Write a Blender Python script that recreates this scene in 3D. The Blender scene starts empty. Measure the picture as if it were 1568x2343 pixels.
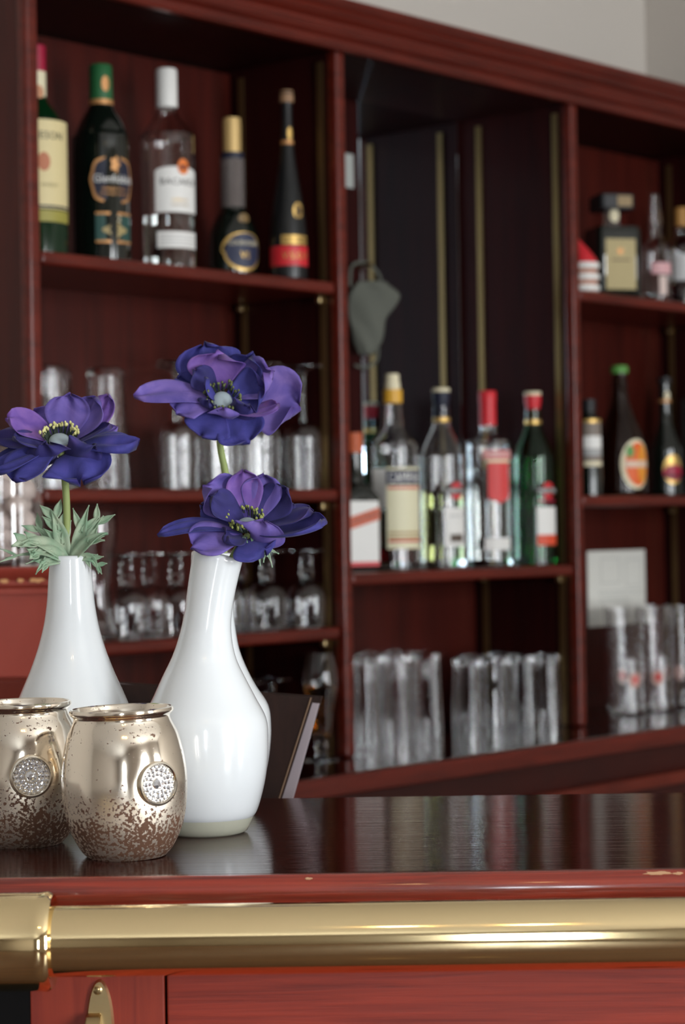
import bpy, bmesh, math, random
from mathutils import Vector, Matrix
R = random.Random(7)
PI = math.pi
sc = bpy.context.scene
COL = sc.collection

# ------------------------------------------------------------------ layout
ZC = 1.33                       # eye height of the photographer
BAR = 1.10                      # height of the front bar counter
UA = math.atan2(.746, .666)     # the shelving wall runs at this angle to the bar
UD = Vector((math.cos(UA), math.sin(UA), 0)); WD = Vector((-math.sin(UA), math.cos(UA), 0))
O2 = Vector((.0079, 3.342, 0))  # front foot of the middle partition
def S(u, w, z): return O2 + UD * u + WD * w + Vector((0, 0, z))
BK = ZC - .357                  # top of the back counter

# ------------------------------------------------------------------ materials
MATS = {}
def mat(name, col=(.5, .5, .5), rough=.5, metal=0, trans=0, ior=1.45, coat=0, spec=.5, emit=None, sheen=0):
    if name in MATS: return MATS[name]
    m = bpy.data.materials.new(name); m.use_nodes = True
    b = m.node_tree.nodes['Principled BSDF']
    b.inputs['Base Color'].default_value = (*col, 1); b.inputs['Roughness'].default_value = rough
    b.inputs['Metallic'].default_value = metal; b.inputs['Transmission Weight'].default_value = trans
    b.inputs['IOR'].default_value = ior; b.inputs['Coat Weight'].default_value = coat
    b.inputs['Coat Roughness'].default_value = .06
    b.inputs['Specular IOR Level'].default_value = spec; b.inputs['Sheen Weight'].default_value = sheen
    if emit:
        b.inputs['Emission Color'].default_value = (*emit[:3], 1); b.inputs['Emission Strength'].default_value = emit[3]
    MATS[name] = m
    return m
def nd(m, t, **k):
    n = m.node_tree.nodes.new(t)
    for a, v in k.items():
        if a in n.inputs: n.inputs[a].default_value = v
        else: setattr(n, a, v)
    return n
def lk(m, a, b): m.node_tree.links.new(a, b)
def coords(m, scale=(1, 1, 1)):
    tc = nd(m, 'ShaderNodeTexCoord'); mp = nd(m, 'ShaderNodeMapping'); mp.inputs['Scale'].default_value = scale
    lk(m, tc.outputs['Object'], mp.inputs['Vector']); return mp.outputs['Vector']
def ramp(m, fac, stops):
    r = nd(m, 'ShaderNodeValToRGB'); e = r.color_ramp.elements
    while len(e) < len(stops): e.new(.5)
    for el, (p, c) in zip(e, stops): el.position = p; el.color = (*c, 1)
    lk(m, fac, r.inputs['Fac']); return r.outputs['Color']
def wood(name, light, dark, scale=(3, 60, 60), rough=.35, coat=.3, bump=.05, knots=0):
    m = mat(name, light, rough, coat=coat); b = m.node_tree.nodes['Principled BSDF']
    v = coords(m, scale)
    n = nd(m, 'ShaderNodeTexNoise', Scale=1.0, Detail=5.0, Roughness=.6, Distortion=.6); lk(m, v, n.inputs['Vector'])
    c = ramp(m, n.outputs['Fac'], [(.3, dark), (.62, light)])
    if knots:
        v2 = coords(m, (5, 5, 9)); vo = nd(m, 'ShaderNodeTexVoronoi', Scale=1.0); lk(m, v2, vo.inputs['Vector'])
        nn = nd(m, 'ShaderNodeTexNoise', Scale=160.0, Detail=3.0); lk(m, coords(m), nn.inputs['Vector'])
        mu = nd(m, 'ShaderNodeMath', operation='ADD'); lk(m, vo.outputs['Distance'], mu.inputs[0])
        m2 = nd(m, 'ShaderNodeMath', operation='MULTIPLY'); lk(m, nn.outputs['Fac'], m2.inputs[0]); m2.inputs[1].default_value = .22
        lk(m, m2.outputs[0], mu.inputs[1])
        k = ramp(m, mu.outputs[0], [(.17, (.15, .1, .1)), (.26, (1, 1, 1))])
        mx = nd(m, 'ShaderNodeMix', data_type='RGBA', blend_type='MULTIPLY'); mx.inputs[0].default_value = 1
        lk(m, c, mx.inputs[6]); lk(m, k, mx.inputs[7]); c = mx.outputs[2]
    lk(m, c, b.inputs['Base Color'])
    bp = nd(m, 'ShaderNodeBump', Strength=bump, Distance=.002); lk(m, n.outputs['Fac'], bp.inputs['Height']); lk(m, bp.outputs['Normal'], b.inputs['Normal'])
    return m

MAH = wood('mahogany', (.14, .019, .009), (.085, .011, .0055), (5, 40, 5), .4, .08)
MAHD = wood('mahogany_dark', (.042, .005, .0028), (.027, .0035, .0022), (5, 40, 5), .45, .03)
MAHV = wood('mahogany_vertical', (.066, .0070, .0036), (.036, .0038, .0021), (40, 40, 3), .45, .05)
EDGE = wood('mahogany_edge', (.125, .0135, .0065), (.066, .007, .0036), (6, 60, 60), .33, .2)
BARTOP = wood('bar_lacquer', (.048, .0055, .003), (.020, .0025, .0015), (2.5, 160, 20), .10, 0, .12)
b = BARTOP.node_tree.nodes['Principled BSDF']; b.inputs['Anisotropic'].default_value = .9; b.inputs['Anisotropic Rotation'].default_value = .25; b.inputs['Specular IOR Level'].default_value = .6
tg = nd(BARTOP, 'ShaderNodeTangent', direction_type='UV_MAP', uv_map='UVMap'); lk(BARTOP, tg.outputs[0], b.inputs['Tangent'])
BARFRONT = wood('bar_front_red', (.33, .036, .017), (.18, .018, .010), (7, 60, 230), .42, .12, .10, 1)
BAREDGE = wood('bar_edge_red', (.33, .036, .017), (.14, .015, .009), (7, 240, 240), .26, .6, .22)
BARSTILE = wood('bar_stile_red', (.32, .040, .018), (.21, .023, .012), (90, 60, 4), .42, .15)
REDPAINT = wood('red_painted_wood', (.34, .055, .035), (.28, .04, .025), (6, 30, 6), .4, .2, .02)
for m_ in (MAH, MAHD, MAHV, EDGE): m_.node_tree.nodes['Principled BSDF'].inputs['Specular IOR Level'].default_value = .3
SHADEW = wood('shade_darkened_wood', (.030, .004, .0035), (.018, .003, .003), (40, 40, 3), .5, .02)  # the same cabinet wood with the shade inside the bays put into its colour
SHADEW.node_tree.nodes['Principled BSDF'].inputs['Specular IOR Level'].default_value = .12
BLACKW = mat('shade_black_wood', (.006, .005, .005), .7)  # near black, so the void under the counter keeps its shade by colour
BACKTOP = wood('back_counter_lacquer', (.018, .004, .003), (.010, .002, .002), (2.5, 90, 20), .1, .5, .03)
BRASS = mat('polished_brass', (.97, .77, .43), .14, 1)
v = coords(BRASS, (6, 90, 90)); n = nd(BRASS, 'ShaderNodeTexNoise', Scale=1.0, Detail=4.0); lk(BRASS, v, n.inputs['Vector'])
r_ = nd(BRASS, 'ShaderNodeMapRange'); r_.inputs[3].default_value = .03; r_.inputs[4].default_value = .10
lk(BRASS, n.outputs['Fac'], r_.inputs[0]); lk(BRASS, r_.outputs[0], BRASS.node_tree.nodes['Principled BSDF'].inputs['Roughness'])
OLDBRASS = mat('aged_brass', (.25, .165, .07), .38, .9)
SATIN = mat('satin_brass', (.62, .47, .24), .3, 1)
PORC = mat('white_cased_glass', (.80, .835, .86), .2, coat=.8, spec=.5)
CLEAR = mat('clear_glass', (1, 1, 1), 0.0, trans=1, ior=1.46)
FOOTG = mat('foot_glass', (.86, .86, .70), .10, trans=.45, ior=1.46)
DARKG = mat('dark_bottle_glass', (.004, .007, .005), .06, spec=.6, coat=.5)
BLACKG = mat('frosted_black_glass', (.006, .007, .008), .28, spec=.5)
BROWNG = mat('brown_bottle_glass', (.05, .012, .004), .04, trans=.85, ior=1.46)
GREENG = mat('green_bottle_glass', (.02, .30, .07), .02, trans=1, ior=1.46)
GREEND = mat('dark_green_glass', (.006, .05, .015), .05, trans=.6, ior=1.46)
SMOKE = mat('smoky_glass', (.55, .48, .46), .04, trans=.8, ior=1.46)
REDLIQ = mat('dark_red_liquid', (.10, .004, .006), 0, trans=.9, ior=1.34)
YELLIQ = mat('pale_yellow_liquid', (.80, .86, .52), 0, trans=1, ior=1.34)
CLRLIQ = mat('clear_spirit', (.93, .97, .95), 0, trans=1, ior=1.34)
BEERLIQ = mat('amber_liquid', (.6, .25, .03), 0, trans=1, ior=1.34)
MIRROR = mat('mirror_silver', (.62, .74, .84), .04, 1)
PLASTER = mat('warm_white_plaster', (.57, .525, .475), .85)
CEIL = mat('white_ceiling', (.90, .88, .84), .9)
FLOORM = wood('oak_floor', (.10, .05, .028), (.06, .03, .018), (2, 14, 1), .35, .2, .02)
FRAMEW = mat('white_window_frame', (.8, .8, .78), .5)
def flat(n, c, r=.5, me=0): return mat('ink_' + n, c, r, me)
CREAM = flat('cream', (.74, .62, .33)); WHITE = flat('white', (.82, .81, .78)); BLACK = flat('black', (.012, .012, .014))
NAVY = flat('navy', (.010, .013, .032)); GOLD = flat('gold', (.62, .40, .12), .35, .6); COPPER = flat('copper', (.55, .27, .10), .4, .4)
RED = flat('red', (.62, .02, .03), .4); CRIM = flat('crimson', (.35, .008, .04), .4); ORANGE = flat('orange', (.80, .20, .03))
TEAL = flat('dark_teal', (.02, .07, .06)); GREENI = flat('green', (.10, .30, .06)); PINK = flat('pink', (.72, .40, .42))
CAPGOLD = flat('cap_gold', (.66, .45, .18), .4, .3); GREY = flat('grey', (.4, .4, .4)); IVORY = flat('ivory', (.80, .72, .50))
LEATHER = wood('menu_leather', (.026, .012, .009), (.013, .007, .006), (50, 50, 4), .5, 0, .08)
LEATHER.node_tree.nodes['Principled BSDF'].inputs['Specular IOR Level'].default_value = .15
PAPER = mat('lilac_page', (.30, .25, .27), .6)
NOTICE = mat('notice_paper', (.78, .77, .71), .7)
CLOTH = mat('grey_cloth', (.115, .12, .10), .9)
CARD = mat('grey_white_card', (.42, .44, .42), .8)
LINEN = mat('dark_cord', (.2, .2, .18), .9)

# mercury glass
MERC = mat('mercury_glass', (.82, .70, .54), .13, 1)
b = MERC.node_tree.nodes['Principled BSDF']
tc = nd(MERC, 'ShaderNodeTexCoord')
n1 = nd(MERC, 'ShaderNodeTexNoise', Scale=420.0, Detail=3.0, Roughness=.55); lk(MERC, tc.outputs['Object'], n1.inputs['Vector'])
n2 = nd(MERC, 'ShaderNodeTexNoise', Scale=38.0, Detail=3.0); lk(MERC, tc.outputs['Object'], n2.inputs['Vector'])
sx = nd(MERC, 'ShaderNodeSeparateXYZ'); lk(MERC, tc.outputs['Object'], sx.inputs[0])
hz = nd(MERC, 'ShaderNodeMapRange'); hz.inputs[1].default_value = .055; hz.inputs[2].default_value = .022; hz.inputs[3].default_value = -.075; hz.inputs[4].default_value = .135
lk(MERC, sx.outputs['Z'], hz.inputs[0])
a1 = nd(MERC, 'ShaderNodeMath', operation='ADD'); lk(MERC, n1.outputs['Fac'], a1.inputs[0]); lk(MERC, hz.outputs[0], a1.inputs[1])
m2 = nd(MERC, 'ShaderNodeMath', operation='MULTIPLY_ADD'); lk(MERC, n2.outputs['Fac'], m2.inputs[0]); m2.inputs[1].default_value = .45; m2.inputs[2].default_value = -.22
a2 = nd(MERC, 'ShaderNodeMath', operation='ADD'); lk(MERC, a1.outputs[0], a2.inputs[0]); lk(MERC, m2.outputs[0], a2.inputs[1])
col = ramp(MERC, a2.outputs[0], [(.585, (.95, .86, .73)), (.64, (.15, .072, .042))]); lk(MERC, col, b.inputs['Base Color'])
rg = ramp(MERC, a2.outputs[0], [(.585, (.11, .11, .11)), (.64, (.33, .33, .33))]); zr = nd(MERC, 'ShaderNodeMapRange'); zr.inputs[1].default_value = .058; zr.inputs[2].default_value = .030; zr.inputs[3].default_value = 0; zr.inputs[4].default_value = .38
lk(MERC, sx.outputs['Z'], zr.inputs[0]); ar = nd(MERC, 'ShaderNodeMath', operation='ADD'); lk(MERC, rg, ar.inputs[0]); lk(MERC, zr.outputs[0], ar.inputs[1])
lk(MERC, ar.outputs[0], b.inputs['Roughness'])
lk(MERC, ramp(MERC, a2.outputs[0], [(.585, (1, 1, 1)), (.64, (.25, .25, .25))]), b.inputs['Metallic'])
bp = nd(MERC, 'ShaderNodeBump', Strength=.25, Distance=.0006); lk(MERC, n2.outputs['Fac'], bp.inputs['Height']); lk(MERC, bp.outputs['Normal'], b.inputs['Normal'])

def petal_mat(name, c1, c2, c3):
    c1, c2, c3 = [tuple(x * .84 for x in c) for c in (c1, c2, c3)]; m = mat(name, c1, .7, sheen=.08, spec=.3); b = m.node_tree.nodes['Principled BSDF']
    n = nd(m, 'ShaderNodeTexNoise', Scale=38.0, Detail=4.0, Distortion=1.2); lk(m, coords(m), n.inputs['Vector'])
    c = ramp(m, n.outputs['Fac'], [(.3, c1), (.52, c2), (.72, c3)])
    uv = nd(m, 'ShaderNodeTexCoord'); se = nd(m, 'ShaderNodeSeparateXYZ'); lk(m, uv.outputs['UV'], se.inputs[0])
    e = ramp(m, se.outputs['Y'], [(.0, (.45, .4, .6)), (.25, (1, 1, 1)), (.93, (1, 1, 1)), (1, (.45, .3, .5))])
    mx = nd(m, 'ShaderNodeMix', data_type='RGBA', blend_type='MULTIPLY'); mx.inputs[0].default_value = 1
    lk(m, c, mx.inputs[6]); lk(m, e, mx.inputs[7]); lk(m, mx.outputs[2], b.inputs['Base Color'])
    return m
PET_B = petal_mat('petal_blue', (.032, .034, .19), (.058, .055, .29), (.095, .078, .36))
PET_V = petal_mat('petal_violet', (.10, .075, .34), (.18, .125, .45), (.27, .18, .54))
PET_P = petal_mat('petal_mauve', (.13, .065, .34), (.23, .12, .44), (.33, .15, .42))
PET_D = petal_mat('petal_indigo', (.022, .02, .11), (.04, .033, .18), (.085, .055, .22))
STEM = mat('stem_green', (.30, .37, .13), .6)
LEAF = mat('leaf_green', (.16, .30, .17), .7); b = LEAF.node_tree.nodes['Principled BSDF']
n = nd(LEAF, 'ShaderNodeTexNoise', Scale=70.0, Detail=3.0); lk(LEAF, coords(LEAF), n.inputs['Vector'])
lk(LEAF, ramp(LEAF, n.outputs['Fac'], [(.35, (.20, .34, .22)), (.65, (.42, .50, .36))]), b.inputs['Base Color'])
DISC = mat('flower_disc', (.36, .43, .47), .8); ANTHER = mat('anther_yellow', (.55, .55, .16), .7); FILA = mat('filament_dark', (.03, .045, .03), .7)
STONE = mat('rhinestone', (.88, .90, .95), .05, .85)

# ------------------------------------------------------------------ helpers
def thing(name, label, cat, loc=(0, 0, 0), rotz=0, group=None):
    o = bpy.data.objects.new(name, None); COL.objects.link(o); o.empty_display_size = .02
    o.location = loc; o.rotation_euler = (0, 0, rotz); o['label'] = label; o['category'] = cat
    if group: o['group'] = group
    return o
def obj(name, bm, m, parent=None, smooth=True, sharp=40):
    me = bpy.data.meshes.new(name)
    bmesh.ops.recalc_face_normals(bm, faces=bm.faces) if len(bm.faces) else None
    bm.to_mesh(me); bm.free()
    for x in (m if isinstance(m, (list, tuple)) else [m]): me.materials.append(x)
    if smooth:
        me.shade_smooth(); me.set_sharp_from_angle(angle=math.radians(sharp))
    o = bpy.data.objects.new(name, me); COL.objects.link(o); o.parent = parent
    if smooth and len(me.polygons) < 150: o.modifiers.new('weighted_normals', 'WEIGHTED_NORMAL').keep_sharp = True
    return o
def struct(name, bm, m):
    o = obj(name, bm, m, None, False); o['kind'] = 'structure'; o['label'] = name.replace('_', ' ') + ' of the barroom'; o['category'] = name.split('_')[0]
    return o
def B(): return bmesh.new()
def box(bm, x0, x1, y0, y1, z0, z1, bev=0, seg=2):
    r = bmesh.ops.create_cube(bm, size=1); vs = r['verts']
    bmesh.ops.scale(bm, vec=(x1 - x0, y1 - y0, z1 - z0), verts=vs)
    bmesh.ops.translate(bm, vec=((x0 + x1) / 2, (y0 + y1) / 2, (z0 + z1) / 2), verts=vs)
    if bev:
        es = list({e for v in vs for e in v.link_edges})
        bmesh.ops.bevel(bm, geom=es, offset=bev, segments=seg, affect='EDGES', profile=.5)
    return bm
def bx(*a, **k): return box(B(), *a, **k)
def spline(pts, n=6):
    out = []
    P = [pts[0]] + list(pts) + [pts[-1]]
    for i in range(1, len(P) - 2):
        p0, p1, p2, p3 = P[i - 1:i + 3]
        for j in range(n):
            t = j / n
            out.append(tuple(.5 * (2 * b_ + (c - a) * t + (2 * a - 5 * b_ + 4 * c - d) * t * t + (3 * b_ - a - 3 * c + d) * t ** 3) for a, b_, c, d in zip(p0, p1, p2, p3)))
    out.append(tuple(pts[-1])); return out
def lathe(prof, seg=40, mod=None, bm=None, warp=None):
    """closed body of revolution; prof = (r, z) list, r = 0 at the ends closes it"""
    bm = bm or B(); rings = []
    for r, z in prof:
        if r < 1e-6: rings.append([bm.verts.new((0, 0, z))]); continue
        ring = []
        for i in range(seg):
            a = 2 * PI * i / seg; rr = r * (mod(a, z) if mod else 1)
            ring.append(bm.verts.new((rr * math.cos(a), rr * math.sin(a), z)))
        rings.append(ring)
    for a, b_ in zip(rings, rings[1:]):
        if len(a) == 1 and len(b_) == 1: continue
        for i in range(seg):
            j = (i + 1) % seg
            if len(a) == 1: bm.faces.new((a[0], b_[j], b_[i]))
            elif len(b_) == 1: bm.faces.new((a[i], a[j], b_[0]))
            else: bm.faces.new((a[i], a[j], b_[j], b_[i]))
    if warp:
        for v_ in bm.verts: v_.co = warp(v_.co)
    return bm
def tube(bm, pts, r, seg=10, caps=True):
    pts = [Vector(p) for p in pts]; rs = r if isinstance(r, (list, tuple)) else [r] * len(pts); rings = []
    up = Vector((0, 0, 1))
    for i, p in enumerate(pts):
        t = (pts[min(i + 1, len(pts) - 1)] - pts[max(i - 1, 0)]).normalized()
        s = t.cross(up if abs(t.z) < .95 else Vector((0, 1, 0))).normalized(); q = s.cross(t)
        rings.append([bm.verts.new(p + (s * math.cos(2 * PI * k / seg) + q * math.sin(2 * PI * k / seg)) * rs[i]) for k in range(seg)])
    for a, b_ in zip(rings, rings[1:]):
        for i in range(seg): bm.faces.new((a[i], a[(i + 1) % seg], b_[(i + 1) % seg], b_[i]))
    if caps: bm.faces.new(rings[0][::-1]); bm.faces.new(rings[-1])
    return bm
def prism(bm, prof, x0, x1):
    """extrude a (y, z) outline along x"""
    a = [bm.verts.new((x0, y, z)) for y, z in prof]; b_ = [bm.verts.new((x1, y, z)) for y, z in prof]
    for i in range(len(prof)):
        j = (i + 1) % len(prof); bm.faces.new((a[i], a[j], b_[j], b_[i]))
    bm.faces.new(a[::-1]); bm.faces.new(b_); return bm
def shell(prof, t):
    """hollow glass vessel: outer wall up, inner wall back down; prof from base to rim"""
    inner = [(max(r - t, 0.0005), z) for r, z in prof if z > prof[0][1] + t * 2.2]
    zi = inner[0][1]
    return [(0, prof[0][1])] + list(prof) + inner[::-1] + [(0, zi)]
def solid(prof): return [(0, prof[0][1])] + list(prof) + [(0, prof[-1][1])]
def wrap(bm, rad, phi, off):
    """bend a flat (x, z) mesh round an upright cylinder, its middle at azimuth phi (0 = towards -y, + = towards +x)"""
    for v_ in bm.verts:
        a = phi + v_.co.x / rad; rr = rad + off + v_.co.y
        v_.co = Vector((rr * math.sin(a), -rr * math.cos(a), v_.co.z))
    return bm
def patch(w, z0, z1, rad, phi, off=.0004, n=14, top=None):
    bm = B(); rows = 4; g = []
    for j in range(rows + 1):
        row = []
        for i in range(n + 1):
            s = -1 + 2 * i / n; zt = z1 + (top(s) if top else 0)
            row.append(bm.verts.new((s * w / 2, 0, z0 + (zt - z0) * j / rows)))
        g.append(row)
    for j in range(rows):
        for i in range(n): bm.faces.new((g[j][i], g[j][i + 1], g[j + 1][i + 1], g[j + 1][i]))
    return wrap(bm, rad, phi, off)
def disc_patch(hw, hh, zc, rad, phi, off=.0004, fn=None, n=32, dx=0):
    bm = B(); c = bm.verts.new((dx, 0, zc)); prev = None
    for k in (1, 2, 3):
        ring = []
        for i in range(n):
            a = 2 * PI * i / n; f = (fn(a) if fn else 1) * k / 3
            ring.append(bm.verts.new((dx + hw * f * math.cos(a), 0, zc + hh * f * math.sin(a))))
        for i in range(n):
            j = (i + 1) % n
            if prev is None: bm.faces.new((c, ring[i], ring[j]))
            else: bm.faces.new((prev[i], ring[i], ring[j], prev[j]))
        prev = ring
    return wrap(bm, rad, phi, off)
def text_bm(s, h, squeeze=1.0):
    cu = bpy.data.curves.new('lettering', 'FONT'); cu.body = s; cu.size = 1; cu.align_x = 'CENTER'; cu.resolution_u = 2
    o = bpy.data.objects.new('lettering', cu); COL.objects.link(o)
    dg = bpy.context.evaluated_depsgraph_get(); me = bpy.data.meshes.new_from_object(o.evaluated_get(dg))
    bm = B(); bm.from_mesh(me); bpy.data.objects.remove(o); bpy.data.curves.remove(cu); bpy.data.meshes.remove(me)
    zs = [v_.co.y for v_ in bm.verts]; z0, z1 = min(zs), max(zs); k = h / max(z1 - z0, 1e-6)
    for v_ in bm.verts: v_.co = Vector((v_.co.x * k * squeeze, 0, (v_.co.y - z0) * k))
    return bm
def lettering(s, h, z, rad, phi, m, parent, off=.0008, squeeze=1.0, dx=0):
    bm = text_bm(s, h, squeeze)
    for v_ in bm.verts: v_.co.z += z; v_.co.x += dx
    return obj('lettering', wrap(bm, rad, phi, off), m, parent, False)
def copy_tree(o, parent=None):
    c = o.copy(); COL.objects.link(c)
    if parent: c.parent = parent
    for ch in list(o.children): copy_tree(ch, c)
    return c

# ------------------------------------------------------------------ the room
WALLW = .285; UR = 1.262; UL = -7.0; WF = -5.2; HC = 3.0
def ubox(u0, u1, w0, w1, z0, z1, bev=0):
    bm = bx(u0, u1, w0, w1, z0, z1, bev); bm.transform(Matrix.Translation(O2) @ Matrix.Rotation(UA, 4, 'Z')); return bm
struct('wall_back', ubox(UL - .1, UR + .1, WALLW, WALLW + .1, 0, HC), PLASTER)
struct('wall_right', ubox(UR, UR + .1, WF - .1, WALLW, 0, HC), PLASTER)
struct('wall_left', ubox(UL - .1, UL, WF - .1, WALLW, 0, HC), PLASTER)
struct('floor', ubox(UL - .1, UR + .1, WF - .1, WALLW + .1, -.1, 0), FLOORM)
struct('ceiling', ubox(UL - .1, UR + .1, WF - .1, WALLW + .1, HC, HC + .1), CEIL)
WINS = [(-5.15, .55, 104, (.86, .93, 1)), (-1.55, .85, 142, (.95, .98, 1)), (.50, 1.0, 66, (.93, .97, 1))]
ZW0, ZW1 = .45, 2.40
bm = B(); cur = UL - .1
for u, wd, p, c in WINS:
    box(bm, cur, u - wd / 2, WF - .12, WF, 0, HC); box(bm, u - wd / 2, u + wd / 2, WF - .12, WF, 0, ZW0); box(bm, u - wd / 2, u + wd / 2, WF - .12, WF, ZW1, HC); cur = u + wd / 2
box(bm, cur, UR + .1, WF - .12, WF, 0, HC)
bm.transform(Matrix.Translation(O2) @ Matrix.Rotation(UA, 4, 'Z')); struct('wall_front', bm, PLASTER)
POWER = 1.14
for i, (u, wd, p, c) in enumerate(WINS):
    bm = B()
    for x in (-wd / 2 + .03, 0, wd / 2 - .03): box(bm, u + x - .03, u + x + .03, WF - .07, WF - .02, ZW0, ZW1)
    for z in (ZW0 + .03, ZW0 + 1.05, ZW1 - .03): box(bm, u - wd / 2, u + wd / 2, WF - .07, WF - .02, z - .03, z + .03)
    bm.transform(Matrix.Translation(O2) @ Matrix.Rotation(UA, 4, 'Z')); struct('window_%d' % (i + 1), bm, FRAMEW)
    la = bpy.data.lights.new('daylight_window_%d' % (i + 1), 'AREA'); la.shape = 'RECTANGLE'; la.size = wd; la.size_y = ZW1 - ZW0
    la.energy = p * POWER; la.color = c
    lo = bpy.data.objects.new('daylight_window_%d' % (i + 1), la); COL.objects.link(lo)
    lo.location = S(u, WF - .10, (ZW0 + ZW1) / 2); lo.rotation_euler = (PI / 2, 0, UA)   # faces into the room (+w)
# two amber spots on the ceiling above the guests' side
for k, (x, y) in enumerate([(.06, -.55), (.30, -.55)]):
    la = bpy.data.lights.new('ceiling_spot', 'AREA'); la.shape = 'DISK'; la.size = .06; la.energy = 1.2; la.color = (1, .68, .28)
    lo = bpy.data.objects.new('ceiling_spot', la); COL.objects.link(lo); lo.location = (x, y, 2.82)

# ------------------------------------------------------------------ back bar cabinet
ZT = ZC + .7215; DEP = .24; PT = .011
PU = [-.613, 0, .6095, 1.226]
cab = thing('back_bar_cabinet', 'tall mahogany shelving with moulded cornice standing on the back counter', 'shelving', S(0, 0, 0), UA)
for i, u in enumerate(PU):
    pn = obj('side_panel' if i in (0, 3) else 'partition', bx(u - PT + .001, u + PT - .001, .012, .262, BK, ZT + .01), SHADEW if i else MAHV, cab)  # faces take the shade-darkened colour, the front strip stays lighter
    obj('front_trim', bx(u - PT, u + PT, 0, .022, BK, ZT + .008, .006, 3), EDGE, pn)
obj('top_board', bx(PU[0] + PT, PU[3] - PT, .012, .2468, ZT + .004, ZT + .022), SHADEW, cab)
co = [(-.004, 0), (-.013, .001), (-.016, .005), (-.015, .010), (-.008, .013), (-.008, .018), (-.014, .020), (-.020, .026), (-.021, .031), (-.014, .035), (-.014, .041), (-.024, .046), (-.030, .053), (-.028, .058), (-.034, .061), (-.038, .068), (-.037, .073), (.05, .073), (.05, .014), (.0, .012)]
obj('cornice', prism(B(), [(y, z + ZT) for y, z in co], PU[0] - .03, PU[3] + .02), EDGE, cab)
ZS = {0: [.361, .0445, -.1655], 1: [-.0848], 2: [.394, .0346]}
for i in range(3):
    a, b_ = PU[i] + PT, PU[i + 1] - PT
    if i == 1:
        obj('back_panel', bx(a, b_, DEP - .012, DEP + .004, BK, ZC + ZS[1][0]), MAHV, cab)
        mr = obj('mirror', bx(.322, b_ - .006, .247, .250, ZC + ZS[1][0] + .002, ZT + .010, .002, 1), MIRROR, cab, False); mr['label'] = 'dark tinted mirror pane at the back of the middle bay'
        obj('back_panel', bx(a, b_, .2502, .260, ZC + ZS[1][0] + .0002, ZT + .010), SHADEW, cab)
    else:
        obj('back_panel', bx(a, b_, DEP - .012, DEP + .004, BK, ZT), MAHV, cab)
    for z in ZS[i]:
        obj('shelf', bx(a + .003, b_ - .004, .004, DEP - .014, ZC + z - .0095, ZC + z + .0095, .006, 3), EDGE, cab)
for u in PU[1:]:
    for w in (.0336, .2025):
        bm = bx(u - PT - .0025, u - PT, w - .006, w + .006, BK + .002, ZT - .01)
        obj('shelf_standard', bm, OLDBRASS, cab, False)
for i, zz in ZS.items():
    for z in zz:
        for w in (.0336, .2025):
            obj('shelf_clip', bx(PU[i + 1] - PT - .014, PU[i + 1] - PT - .003, w - .005, w + .005, ZC + z - .022, ZC + z - .0105, .003), SATIN, cab)

bc = thing('back_counter', 'dark polished back counter with red wooden edge under the shelving', 'counter', S(0, 0, 0), UA)
ce = PU[0] - .02
obj('countertop', bx(ce, UR - .01, -.128, DEP + .03, BK - .022, BK, .003), BACKTOP, bc)
obj('front_edge', bx(ce, UR - .01, -.140, -.128, BK - .030, BK - .0005, .004, 3), EDGE, bc)
obj('apron', bx(ce + .01, UR - .012, -.112, DEP + .02, BK - .078, BK - .023), MAHD, bc)
obj('lower_ledge', bx(ce, UR - .012, -.132, DEP + .02, BK - .10, BK - .078, .004, 2), MAH, bc)
obj('base_cabinet', bx(ce + .01, UR - .012, -.108, DEP + .02, .002, BK - .10), MAHD, bc)

# ------------------------------------------------------------------ front bar
fr = -.012
bar = thing('bar_counter', 'lacquered dark red bar counter with rounded wooden edge in the foreground', 'bar counter', (0, 1.4328, 0), fr)
XL, XR = -.75, 1.35
bm = bx(XL, XR, .012, .412, BAR - .034, BAR, .002); uvl = bm.loops.layers.uv.new('UVMap')
for f in bm.faces:
    for lp in f.loops: lp[uvl].uv = (lp.vert.co.x, lp.vert.co.y + lp.vert.co.z)
obj('countertop', bm, BARTOP, bar)
bm = B(); pr = []
for k in range(9):
    a = PI / 2 * k / 8; pr.append((.011 - .011 * math.sin(a), BAR - .011 + .011 * math.cos(a)))
pr += [(0, BAR - .030), (.003, BAR - .034), (.0125, BAR - .034), (.0125, BAR - .0003)]
obj('front_edge', prism(bm, pr, XL, XR), BAREDGE, bar)
obj('front_stile', bx(-.213, -.1233, .018, .045, .05, BAR - .036, .0015), BARSTILE, bar)
obj('front_panel', bx(-.1219, XR - .02, .0185, .045, .05, BAR - .036, .0015), BARFRONT, bar)
obj('kickboard', bx(-.21, XR - .02, .06, .08, .002, .05), BLACKW, bar)
obj('shade_block', bx(XL, -.15, .20, .395, .002, BAR - .036), BLACKW, bar)  # black block added in place of the deep shadow under the left end
obj('work_shelf', bx(-.6, XR - .03, .396, .60, 1.0, 1.0225), MAHD, bar)
obj('inner_carcass', bx(-.15, XR - .03, .046, .395, .05, BAR - .036), BLACKW, bar)

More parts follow.
